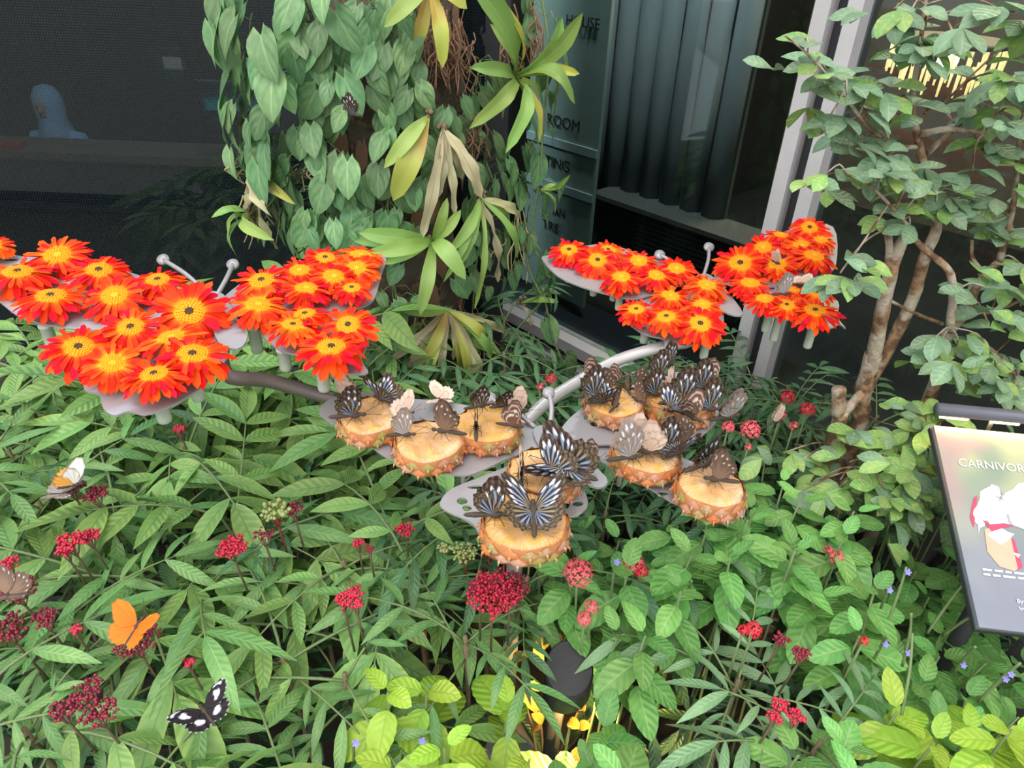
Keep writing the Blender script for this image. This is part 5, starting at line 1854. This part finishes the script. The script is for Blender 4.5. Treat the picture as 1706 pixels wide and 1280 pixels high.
KINDS_ = {'clipper': col_clipper, 'pale': lambda w, s, t: col_clipper(w, s, t, .35), 'brown': col_brown, 'tan': col_tan, 'striped': col_striped,
          'orange': col_orange, 'egg': col_egg, 'white': col_white}
M_WING = vcolmat('wing_scales', 0.62)
M_BODY = plain('butterfly_body', (0.055, 0.040, 0.030), 0.8, var=0.4, scale=200)
def wing_mesh(w, kind, sgn):
    tab = FORE if w == 'f' else HIND
    nph, ns = 56, 14
    vs, fs, cs = [], [], []
    fn = KINDS_[kind]
    ph_hi, ph_lo = tab[0][0], tab[-1][0]
    for i in range(ns + 1):
        s = i / ns
        for k in range(nph + 1):
            t = k / nph                      # 0 trailing, 1 leading
            ph = ph_lo + (ph_hi - ph_lo) * t
            for j in range(len(tab) - 1):
                if tab[j][0] >= ph >= tab[j + 1][0]:
                    u = (tab[j][0] - ph) / (tab[j][0] - tab[j + 1][0])
                    u = u * u * (3 - 2 * u) * .5 + u * .5
                    B = tab[j][1] + (tab[j + 1][1] - tab[j][1]) * u
                    break
            sc_ = (0.022 if w == 'f' else 0.045) * math.cos(t * 2 * PI * 9) * (1 - sm(.8, .95, t))
            rr = s * B * (1 + sc_ * sm(.6, 1, s))
            a = math.radians(ph)
            x, y = rr * math.cos(a), rr * math.sin(a)
            z = 0.06 * x * x + 0.012 * math.sin(t * 2 * PI * 6) * s
            vs.append((sgn * x, y, z))
            cs.append(fn(w, s, t))
    c = nph + 1
    for i in range(ns):
        for k in range(nph):
            q = (i * c + k, i * c + k + 1, (i + 1) * c + k + 1, (i + 1) * c + k)
            fs.append(q if sgn > 0 else q[::-1])
    me = mesh('wing', vs, fs, M_WING)
    at = me.color_attributes.new('Col', 'FLOAT_COLOR', 'POINT')
    at.data.foreach_set('color', np.array([(*q, 1.0) for q in cs], dtype=np.float32).ravel())
    return me
WM_ = {}
def wings(kind):
    if kind not in WM_:
        WM_[kind] = {(w, s): wing_mesh(w, kind, s) for w in 'fh' for s in (1, -1)}
    return WM_[kind]
def body_mesh():
    mb = MB()
    # abdomen, thorax and head in one lathe along Y, then legs
    prof_ = [(0.004, -0.62), (0.05, -0.55), (0.07, -0.35), (0.06, -0.10), (0.045, -0.02), (0.085, 0.06), (0.095, 0.16), (0.06, 0.26), (0.03, 0.29), (0.062, 0.34), (0.058, 0.40), (0.012, 0.45)]
    mb.lathe(prof_, 10, Matrix.Rotation(-PI / 2, 4, 'X'))
    for s in (-1, 1):
        for y, yy in ((0.20, 0.34), (0.12, 0.10), (0.05, -0.14)):
            mb.tube([(s * .04, y, -0.05), (s * .16, (y + yy) / 2, -0.06), (s * .20, yy, -0.20)], [.012, .010, .006], 4)
    return mb.mesh('body', M_BODY)
BODY = body_mesh()
ANT = {s: MB().tube([(s * .03, .40, .04), (s * .12, .62, .12), (s * .20, .82, .17), (s * .215, .86, .18)], [.007, .006, .007, .016], 4).mesh('antenna', M_BODY) for s in (1, -1)}
def butterfly(P, yaw, oL, oR, kind, lab, size=0.056, pitch=0.0, rl=0.0, sweep=18, fore_only=False):
    """yaw 0 faces away from the viewer, 90 faces to -x; oL/oR = how far each wing pair is raised (90 = closed)"""
    P = Vector(P)
    size *= 0.86
    R = Matrix.Rotation(math.radians(yaw), 4, 'Z') @ Matrix.Rotation(math.radians(pitch), 4, 'X') @ Matrix.Rotation(math.radians(rl), 4, 'Y')
    o = new('butterfly', BODY, None, T(P) @ R @ T((0, 0, 0.20 * size)) @ Matrix.Scale(size, 4))
    thing(o, lab, 'butterfly', 'butterflies')
    wm = wings(kind)
    closed = (oL + oR) / 2 > 68
    hs_ = -26 if closed else sweep * .4
    if closed and sweep == 18:
        sweep = 42
    for s, op in ((1, oR), (-1, oL)):
        a = math.radians(min(op, 88.5))
        A = Matrix.Rotation(-s * a, 4, 'Y')
        sw = Matrix.Rotation(-s * math.radians(sweep), 4, 'Z')
        new('forewing', wm[('f', s)], o, T((s * .03, 0.14, 0.06)) @ A @ sw)
        new('hindwing', wm[('h', s)], o, T((s * .03, 0.06, 0.045)) @ A @ Matrix.Rotation(-s * math.radians(hs_), 4, 'Z') @ T((0, 0, -0.006)))
        new('antenna', ANT[s], o)
    return o
ZT = ZP + 0.0285
def bf(px, py, yaw, oL, oR, kind, lab, z=ZT, size=0.054, **kw):
    return butterfly(atz(px, py, z), yaw, oL, oR, kind, lab, size, **kw)

# on the three-slice wing
bf(585, 700, -78, 80, 84, 'clipper', 'blue-striped butterfly with half-closed wings on the slice nearest the gerberas', size=.060, rl=14)
bf(640, 674, 60, 70, 22, 'clipper', 'blue-striped butterfly with one wing up and one flat, back of the first slice', size=.052)
bf(578, 668, 85, 84, 88, 'tan', 'pale brown butterfly standing behind the first slice, under the gerbera rim', z=ZP + .02, size=.05)
bf(675, 697, -60, 55, 35, 'tan', 'pinkish butterfly between the first and second pineapple slice', size=.040)
bf(672, 732, -82, 84, 87, 'pale', 'pale blue-striped butterfly with closed wings at the near rim of the orange-rind slice', size=.048)
bf(744, 728, 80, 84, 88, 'brown', 'brown butterfly with white edge dots upright on the orange-rind slice', size=.058)
bf(793, 724, 4, 88, 88, 'brown', 'closed butterfly seen edge-on like a thin line on the third slice', size=.052)
bf(797, 682, -70, 80, 86, 'clipper', 'blue-striped butterfly at the back rim of the third slice', size=.046, rl=20)
bf(838, 680, -75, 82, 87, 'clipper', 'slim blue-striped butterfly pointing up beside the antenna disc', size=.044, rl=30)
bf(862, 693, -80, 78, 84, 'tan', 'pink-beige butterfly at the window-side rim of the third slice', size=.045)
bf(852, 716, -100, 82, 87, 'striped', 'dark brown pale-banded butterfly on the window-side rim of the third slice', size=.046)
bf(735, 672, 90, 20, 25, 'tan', 'pale beige butterfly lying flat on bare steel behind the slices', z=ZP + .002, size=.04)
# on the two middle slices
bf(867, 806, 3, 88, 88, 'tan', 'tall thin edge-on butterfly in front of the slice by the feeder body', size=.058)
bf(950, 796, 62, 12, 76, 'clipper', 'largest blue-striped butterfly, wings spread wide beside the feeder body', size=.075, sweep=4)
bf(925, 800, 70, 40, 62, 'clipper', 'blue-striped butterfly half hidden under the largest spread butterfly', size=.058)
bf(888, 868, 2, 28, 28, 'clipper', 'blue-striped butterfly with wings in an open V on the lowest slice', size=.066, sweep=-4, pitch=8)
bf(816, 868, -86, 84, 88, 'clipper', 'blue-striped butterfly with closed upright wings at the left rim of the lowest slice', size=.062)
bf(980, 778, -70, 75, 84, 'striped', 'small banded butterfly just right of the largest spread butterfly', z=ZP + .01, size=.040)
# on the yellow slice and the crowded slice
bf(985, 668, -80, 84, 88, 'clipper', 'blue-striped butterfly upright at the rim of the yellowest slice', size=.058)
bf(1000, 676, -75, 20, 60, 'clipper', 'blue-striped butterfly with one wing laid over the yellowest slice', size=.048)
bf(984, 640, 85, 80, 86, 'striped', 'dark banded butterfly clinging by the bright pipe above the yellowest slice', z=ZT + .005, size=.046)
bf(1008, 656, 88, 84, 88, 'brown', 'plain brown closed butterfly at the back of the yellowest slice', size=.044)
bf(1044, 654, 14, 88, 88, 'brown', 'small brown edge-on butterfly in the middle back of the yellowest slice', size=.034)
bf(1023, 640, 70, 75, 84, 'striped', 'small banded butterfly on the far rim of the yellowest slice', size=.034)
bf(1024, 684, -35, 87, 88, 'brown', 'tiny dark slanting edge-on butterfly at the front of the yellowest slice', size=.036)
bf(1064, 674, 40, 86, 88, 'brown', 'dark slanting edge-on butterfly at the right of the yellowest slice', size=.040)
bf(1086, 664, -88, 84, 88, 'clipper', 'vivid blue-striped butterfly between the yellowest and the crowded slice', size=.050)
bf(1068, 656, 80, 80, 86, 'brown', 'dark brown butterfly touching the vivid blue-striped one', size=.044)
bf(1094, 632, -85, 84, 88, 'clipper', 'blue-striped butterfly at the back rim of the crowded slice', z=ZT + .006, size=.050)
bf(1112, 612, -60, 80, 86, 'clipper', 'blue-striped butterfly farthest back, just under the gerberas', z=ZT + .004, size=.044)
bf(1113, 670, 6, 88, 88, 'tan', 'tan edge-on butterfly left of the big one on the crowded slice', z=ZT + .006, size=.056)
bf(1130, 680, -80, 84, 88, 'clipper', 'big bright blue-striped butterfly upright in the middle of the crowded slice', z=ZT + .006, size=.066)
bf(1122, 692, 80, 30, 70, 'clipper', 'blue-striped butterfly with a wing spread low at the front of the crowded slice', z=ZT + .006, size=.048)
bf(1146, 654, 8, 88, 88, 'tan', 'small tan edge-on butterfly behind the big one on the crowded slice', z=ZT + .006, size=.044)
bf(1162, 656, -84, 84, 88, 'clipper', 'blue-green striped butterfly right of the big one on the crowded slice', z=ZT + .006, size=.058)
bf(1176, 690, -88, 84, 88, 'clipper', 'blue-striped butterfly at the right rim of the crowded slice', z=ZT + .002, size=.058)
bf(1177, 648, -80, 80, 86, 'striped', 'dark brown banded butterfly at the far right rim of the crowded slice', z=ZT + .004, size=.050)
bf(1150, 700, -130, 60, 80, 'striped', 'dark brown butterfly leaning over the front rim of the crowded slice', z=ZT + .004, size=.052, rl=20)
bf(1207, 702, -70, 82, 87, 'pale', 'pale blue-striped butterfly standing off the edge beside the coral flower head', z=ZP + .012, size=.062, rl=15)
# on the two outer low slices
bf(1044, 772, -75, 60, 84, 'pale', 'pale-lined butterfly at the inner end of the low outer wing', size=.060)
bf(1056, 750, -90, 70, 86, 'tan', 'pinkish tan butterfly with a broad wing on the low outer wing', size=.052)
bf(1082, 762, 84, 84, 88, 'tan', 'brown-tan upright closed butterfly on the hidden slice', size=.058)
bf(1106, 755, -86, 84, 88, 'clipper', 'dark blue-striped upright butterfly in the middle of the low outer wing', size=.056)
bf(1124, 764, -60, 30, 65, 'clipper', 'blue-striped butterfly with a slanted wing right of the dark upright one', size=.050)
bf(1134, 748, -70, 70, 82, 'brown', 'brown butterfly behind the slanted blue-striped one', size=.046)
bf(1164, 782, -62, 78, 86, 'clipper', 'blue-striped butterfly reaching up right between the two outer slices', size=.060, rl=22)
bf(1196, 808, 82, 84, 88, 'brown', 'brown butterfly with edge dots standing on the outermost slice', z=ZP + .032, size=.054)
# elsewhere
bf(1302, 496, -78, 80, 86, 'pale', 'pale pinkish butterfly with closed wings among the gerberas', z=ZR + .05, size=.046)
bf(1290, 440, 30, 70, 80, 'tan', 'small butterfly on an orange gerbera, antennae showing', z=ZR + .045, size=.030)
bf(1336, 480, -100, 18, 30, 'tan', 'pale butterfly lying flat behind the gerberas near the tree', z=ZR + .03, size=.040)
butterfly(atz(232, 1052, .815), -20, 18, 26, 'orange', 'bright orange butterfly with wings spread on a dark red flower head', .052, pitch=25)
butterfly(atz(345, 1195, .80), 48, 8, 12, 'egg', 'black butterfly with four white spots lying on the green shrub', .046)
butterfly(atz(125, 815, .83), -80, 55, 75, 'white', 'orange and white butterfly fluttering over red sprays near the photo edge', .050, pitch=10)
butterfly(atz(105, 830, .81), -80, 10, 25, 'pale', 'pale grey butterfly lying flat just below the orange and white one', .050)
butterfly(atz(22, 1000, .82), 100, 30, 40, 'brown', 'dull brown butterfly on red sprays at the photo edge', .052)
butterfly(front(588, 198, .33), 75, 70, 82, 'clipper', 'blue-striped butterfly clinging among the heart leaves of the post', .050, rl=-10)
butterfly(front(622, 20, .33), 10, 80, 86, 'pale', 'small pale butterfly at the top edge among the vine leaves', .046)
butterfly(atz(1292, 708, .76), -60, 84, 88, 'tan', 'tan butterfly with closed wings among the coral and crimson flowers', .048)

# ================================================================== INFORMATION SIGN WITH LAMP BAR
SB = aty(1632, 1045, 0.75)
psi, alp = math.radians(-6), math.radians(24)
ex = Vector((math.cos(psi), math.sin(psi), 0))
ey = Vector((-math.sin(psi) * math.cos(alp), math.cos(psi) * math.cos(alp), math.sin(alp)))
ez = ex.cross(ey)
SM = Matrix(((ex.x, ey.x, ez.x, SB.x), (ex.y, ey.y, ez.y, SB.y), (ex.z, ey.z, ez.z, SB.z), (0, 0, 0, 1)))
SW, SH = 0.60, 0.372
def onsign(px, py):
    d = ray(px, py)
    s = (SB - CAM).dot(ez) / d.dot(ez)
    P = CAM + d * s - SB
    return P.dot(ex), P.dot(ey)
def print_mat():
    t = NT('sign_print')
    v = t.coord('Object')
    s = t.node('ShaderNodeSeparateXYZ')
    t.link(v, s.inputs[0])
    n1 = t.noise(9, 1, v)
    n2 = t.noise(6, 1, t.node('ShaderNodeMapping').outputs[0])
    mp = [n for n in t.n if n.type == 'MAPPING'][0]
    t.link(v, mp.inputs[0])
    mp.inputs['Location'].default_value = (3.1, 1.7, 0)
    up = t.rng(s.outputs[1], 0.10, 0.26)
    a = t.mix(t.rng(n1, 0.38, 0.62), (0.22, 0.27, 0.21), (0.36, 0.38, 0.24))
    a = t.mix(t.rng(n2, 0.52, 0.68), a, (0.36, 0.24, 0.24))
    low = t.mix(t.rng(n1, 0.4, 0.6), (0.19, 0.20, 0.25), (0.22, 0.23, 0.27))
    t.base(t.mix(up, low, a))
    t.set(Roughness=0.3)
    return t.m
sg = thing(new('information_sign', None, None, SM), 'tilted printed information sign with white lettering at the edge of the bed', 'sign')
new('panel', MB().box((SW / 2, SH / 2, -0.006), (SW, SH, 0.010)).mesh('panel', print_mat(), False), sg)
new('panel_edge', MB().box((SW / 2, SH / 2, -0.016), (SW + .004, SH + .004, 0.010)).mesh('panel_edge', frame_dark, False), sg)
for x in (0.12, SW - 0.12):
    q = SM @ Vector((x, SH * .5, -0.02))
    pts = [Vector((x, SH * .5, -0.018)), SM.inverted() @ Vector((q.x, q.y, 0.02))]
    new('leg', MB().tube(pts, 0.016, 10).mesh('leg', frame_dark), sg)
M_WPRINT = plain('white_print', (0.70, 0.70, 0.71), 0.4, var=0.03)
M_RPRINT = plain('red_print', (0.55, 0.06, 0.12), 0.4, var=0.3)
M_PPRINT = plain('peach_print', (0.66, 0.36, 0.26), 0.4, var=0.2, scale=20)
M_GPRINT = plain('grey_print', (0.30, 0.31, 0.34), 0.4, var=0.1)
def decal(name, pxs, mat, h, jag=0, parent=None, seed=1):
    pts = []
    rr = random.Random(seed)
    n = len(pxs)
    for i in range(n):
        a, b = pxs[i], pxs[(i + 1) % n]
        for k in range(jag + 1):
            u = k / (jag + 1)
            j = 4 if k else 0
            pts.append((a[0] + (b[0] - a[0]) * u + rr.uniform(-j, j), a[1] + (b[1] - a[1]) * u + rr.uniform(-j, j)))
    P = [Vector((*onsign(*q), 0)) for q in pts]
    tri = tessellate_polygon([P])
    fs = [t3 if (P[t3[1]] - P[t3[0]]).cross(P[t3[2]] - P[t3[0]]).z > 0 else t3[::-1] for t3 in tri]
    return new(name, mesh(name, [(p.x, p.y, h) for p in P], [tuple(f) for f in fs], mat, None, False), sg)
decal('printed_petal', [(1640, 882), (1662, 876), (1686, 898), (1699, 945), (1690, 952), (1665, 944), (1645, 920)], M_PPRINT, 0.0002)
decal('printed_petal_edge', [(1684, 896), (1690, 900), (1704, 945), (1696, 950)], M_RPRINT, 0.0003)
decal('printed_stem', [(1616, 862), (1622, 830), (1628, 826), (1626, 862), (1622, 880)], M_RPRINT, 0.0003)
decal('printed_stem', [(1636, 866), (1650, 874), (1672, 872), (1690, 876), (1672, 880), (1652, 886)], M_RPRINT, 0.0006)
decal('printed_map', [(1632, 820), (1650, 810), (1664, 812), (1672, 826), (1690, 812), (1720, 800), (1800, 810), (1800, 900), (1740, 890), (1700, 880), (1672, 872), (1655, 880), (1640, 868), (1630, 890), (1624, 870), (1622, 850)], M_WPRINT, 0.0004, 2)
decal('printed_map_piece', [(1645, 890), (1668, 880), (1690, 890), (1668, 908)], M_WPRINT, 0.0004, 1)
decal('printed_map_piece', [(1688, 921), (1700, 924), (1696, 930)], M_WPRINT, 0.0004, 0)
decal('printed_vein', [(1664, 812), (1669, 814), (1672, 826), (1667, 832), (1665, 829), (1669, 824)], M_GPRINT, 0.0006)
decal('printed_vein', [(1655, 826), (1668, 829), (1675, 836), (1667, 832), (1666, 841), (1664, 831)], M_GPRINT, 0.0006)
decal('printed_vein', [(1676, 858), (1680, 856), (1683, 868), (1690, 878), (1680, 872)], M_GPRINT, 0.0006)
def stext(body, px, py, hpx, mat, name='lettering'):
    x, y = onsign(px, py)
    _, y2 = onsign(px, py - hpx)
    s = abs(y2 - y) * 1.40
    TEXTS[body].materials.append(mat)
    return new(name, TEXTS[body], sg, T((x, y, 0.0008)) @ Matrix.Diagonal((s, s, 0.04, 1)))
stext('CARNIVOROUS', 1597, 777, 13, M_WPRINT)
stext('By:', 1694, 1005, 7, M_WPRINT)
stext('Sym', 1697, 1016, 5, M_WPRINT)
# two lines of tiny print, too small to read: short strokes
rs = random.Random(9)
for row, (x0, y0) in enumerate(((1637, 949), (1638, 957))):
    a = onsign(x0, y0)
    mbx = MB()
    xx = a[0]
    while xx < SW - 0.02:
        w = rs.uniform(0.008, 0.022)
        mbx.box((xx + w / 2, a[1], 0.0005), (w, 0.0035, 0.0006))
        xx += w + 0.004
    stuff(new('small_print', mbx.mesh('small_print', M_WPRINT, False), sg))
# lamp bar over the top edge
tl = Vector((*onsign(1590, 694), 0))
bar_y = SH + 0.018
bar = thing(new('picture_light', None, None, SM @ T((0, bar_y, 0.028))), 'dark tubular lamp bar glowing over the top of the sign', 'lamp')
new('tube', MB().tube([(-0.005, 0, 0), (SW + .005, 0, 0)], 0.0125, 12).mesh('tube', plain('bar_grey', (0.11, 0.11, 0.14), 0.35, var=0.1)), bar)
for k in range(7):
    new('diode', MB().box((0.03 + k * 0.09, -0.006, -0.0125), (0.05, 0.008, 0.004)).mesh('diode', emis('warm_diode', (1.0, 0.72, 0.30), 6.0), False), bar)
for x in (0.1, SW - .1):
    new('bracket', MB().tube([(x, 0, -0.01), (x, -0.02, -0.045)], 0.004, 6).mesh('bracket', frame_dark), bar)
ld = bpy.data.lights.new('picture_light_glow', 'AREA')
ld.shape = 'RECTANGLE'
ld.size = SW
ld.size_y = 0.01
ld.energy = 0.55
ld.color = (1.0, 0.70, 0.32)
lo = new('picture_light_glow', ld, bar, T((SW / 2, -0.008, -0.016)) @ Matrix.Rotation(math.radians(-30), 4, 'X'))

# ================================================================== GARDEN LAMP
LPz = 0.58
LPp = atz(948, 1116, LPz)
gb = Vector((LPp.x - 0.006, LPp.y + 0.02, 0.02))
gl = root('garden_lamp', gb, 'black hooded garden lamp throwing warm light into yellow leaves', 'lamp')
M_BLK = plain('black_powder_coat', (0.022, 0.021, 0.024), 0.55, var=0.2, scale=90)
top = LPp - gb
hood = MB()
Rh = 0.042
n = 44
vs, fs = [], []
slope = math.tan(math.radians(28))
for i, (q, zz, cut) in enumerate(((1.0, -0.075, 0), (1.0, 0.0, 1), (0.93, 0.004, 1), (0.0, 0.005, 1))):
    for k in range(n):
        a = 2 * PI * k / n
        x, y = Rh * q * math.cos(a), Rh * q * math.sin(a)
        vs.append((top.x + x, top.y + y, top.z + zz + (slope * y if cut else 0.25 * x + 0.012)))
for i in range(3):
    for k in range(n):
        fs.append((i * n + k, i * n + (k + 1) % n, (i + 1) * n + (k + 1) % n, (i + 1) * n + k))
new('hood', mesh('hood', vs, fs, M_BLK, None, False), gl)
new('stem', MB().tube([(top.x - 0.016, top.y, 0.0), (top.x - 0.016, top.y, top.z - 0.02)], 0.015, 12).mesh('stem', M_BLK), gl)
new('bulb', MB().lathe([(0.001, -0.014), (0.010, -0.008), (0.010, 0.008), (0.001, 0.012)], 10).mesh('bulb', emis('garden_bulb', (1.0, 0.70, 0.22), 25.0)), gl, T((top.x + 0.012, top.y - 0.004, top.z - 0.045)))
new('base', MB().lathe([(0.05, 0), (0.05, 0.012), (0.02, 0.02)], 16).mesh('base', M_BLK), gl, T((top.x - .016, top.y, 0)))
pd = bpy.data.lights.new('garden_lamp_glow', 'SPOT')
pd.energy = 8
pd.color = (1.0, 0.66, 0.20)
pd.spot_size = math.radians(150)
pd.spot_blend = 0.5
pd.shadow_soft_size = 0.01
new('garden_lamp_glow', pd, gl, T((top.x + 0.012, top.y - 0.004, top.z - 0.066)))
# yellowed leaves round the lamp
DL = leaf_set('leaf', M_DRY, 6, 91, shape='ovate', W=0.48, bend=0.35, fold=0.3, rows=8, cols=2)
yp = root('yellowed_plant', gb + Vector((0.0, 0.06, 0)), 'yellowing plant lit warm by the garden lamp', 'plant')
yb = yp.location.copy()
ry = random.Random(55)
for px, py, z in ((1005, 1190, .40), (985, 1210, .36), (965, 1215, .34), (1000, 1230, .33), (960, 1245, .30), (985, 1255, .28), (940, 1060, .46), (925, 1045, .48), (890, 1075, .45), (880, 1095, .44), (878, 1140, .42),
                  (870, 1160, .40), (855, 1180, .38), (862, 1215, .36), (900, 1215, .34), (885, 1190, .36), (990, 1170, .42), (1012, 1160, .42), (955, 1265, .25), (1015, 1265, .3), (905, 1250, .3), (850, 1205, .36), (960, 1060, .46), (930, 1075, .45), (975, 1185, .38)):
    q = atz(px, py, z)
    a = ry.uniform(0, 2 * PI)
    lf = new('leaf', ry.choice(DL), yp, frame(q - yb, (math.sin(a), math.cos(a), ry.uniform(-.9, .1)), (0, -.5, 1), ry.uniform(.05, .085)))
for k in range(6):
    q = atz(870 + k * 26, 1150 + 12 * (k % 3), .36)
    new('stem', MB().tube([Vector((0, 0.02 * (k - 3), 0)), (q - yb) * 0.6 + Vector((0, 0, .02)), q - yb], [.004, .003, .002], 5).mesh('stem', M_RSTEM), yp)

# ================================================================== FIGURE ADDED BEHIND THE DOTTED GLASS, STANDING IN FOR A REFLECTION
def reflection_figure(loc, lab):
    me = bpy.data.meshes.new('reflection_figure')
    J_ = [((0, 0, 0.52), (.14, .11)), ((0, 0, .70), (.13, .10)), ((0, 0, .88), (.155, .105)), ((0, -.01, 1.0), (.06, .06)), ((0, -.02, 1.08), (.075, .085)), ((0, -.025, 1.20), (.07, .08)),
          ((-.17, 0, .93), (.055, .055)), ((-.23, -.03, .72), (.045, .045)), ((-.19, -.17, .60), (.035, .035)), ((-.13, -.25, .60), (.03, .022)),
          ((.17, 0, .93), (.055, .055)), ((.23, -.03, .72), (.045, .045)), ((.19, -.17, .60), (.035, .035)), ((.13, -.25, .60), (.03, .022)),
          ((-.10, -.04, .48), (.085, .085)), ((-.11, -.38, .46), (.065, .065)), ((-.11, -.40, .10), (.045, .045)), ((-.11, -.50, .04), (.035, .03)),
          ((.10, -.04, .48), (.085, .085)), ((.11, -.38, .46), (.065, .065)), ((.11, -.40, .10), (.045, .045)), ((.11, -.50, .04), (.035, .03))]
    E_ = [(0, 1), (1, 2), (2, 3), (3, 4), (4, 5), (2, 6), (6, 7), (7, 8), (8, 9), (2, 10), (10, 11), (11, 12), (12, 13), (0, 14), (14, 15), (15, 16), (16, 17), (0, 18), (18, 19), (19, 20), (20, 21)]
    me.from_pydata([j[0] for j in J_], E_, [])
    me.materials.append(pale_blue)
    o = new('reflection_figure', me, None, T(loc))
    md = o.modifiers.new('skin', 'SKIN')
    for i, j in enumerate(J_):
        me.skin_vertices[0].data[i].radius = j[1]
    me.skin_vertices[0].data[0].use_root = True
    o.modifiers.new('sub', 'SUBSURF').levels = 2
    o.modifiers['sub'].render_levels = 2
    thing(o, lab, 'reflection_figure')
    scarf = MB()
    scarf.lathe([(.13, .90), (.12, .98), (.095, 1.06), (.105, 1.14), (.10, 1.22), (.06, 1.285), (.005, 1.30)], 16, T((0, .0, 0)))
    new('headscarf', scarf.mesh('headscarf', pale_blue), o)
    skin = plain('skin', (0.45, 0.30, 0.22), 0.6, var=0.1)
    f = MB().lathe([(.005, -.085), (.045, -.07), (.062, 0), (.05, .07), (.005, .085)], 14)
    f.tube([(0, -.055, .01), (0, -.078, -.02)], [.008, .012], 6)
    for s in (-1, 1):
        blob(f, (s * .025, -.056, .018), .009)
    f.tube([(-.02, -.056, -.045), (.02, -.056, -.045)], .005, 5)
    new('face', f.mesh('face', skin), o, T((0, -.05, 1.15)))
    return o
pq = aty(68, 132, 5.35)
pq.z = -0.72 + 1.29
reflection_figure((pq.x, 5.35, pq.z - 1.29), 'seated figure in a pale blue headscarf, standing in for a reflection in the dotted glass')
st_ = root('stool', (pq.x, 5.35, -0.72), 'dark round stool under the seated figure behind the dotted glass', 'stool')
hz_ = 0.40
new('seat', MB().lathe([(.17, hz_ - .05), (.18, hz_ - .03), (.17, hz_)], 18).mesh('seat', inner_wall), st_)
new('column', MB().tube([(0, 0, .02), (0, 0, hz_ - .05)], .03, 10).mesh('column', inner_wall), st_)
new('foot', MB().lathe([(.17, 0), (.16, .02), (.04, .03)], 18).mesh('foot', inner_wall), st_)
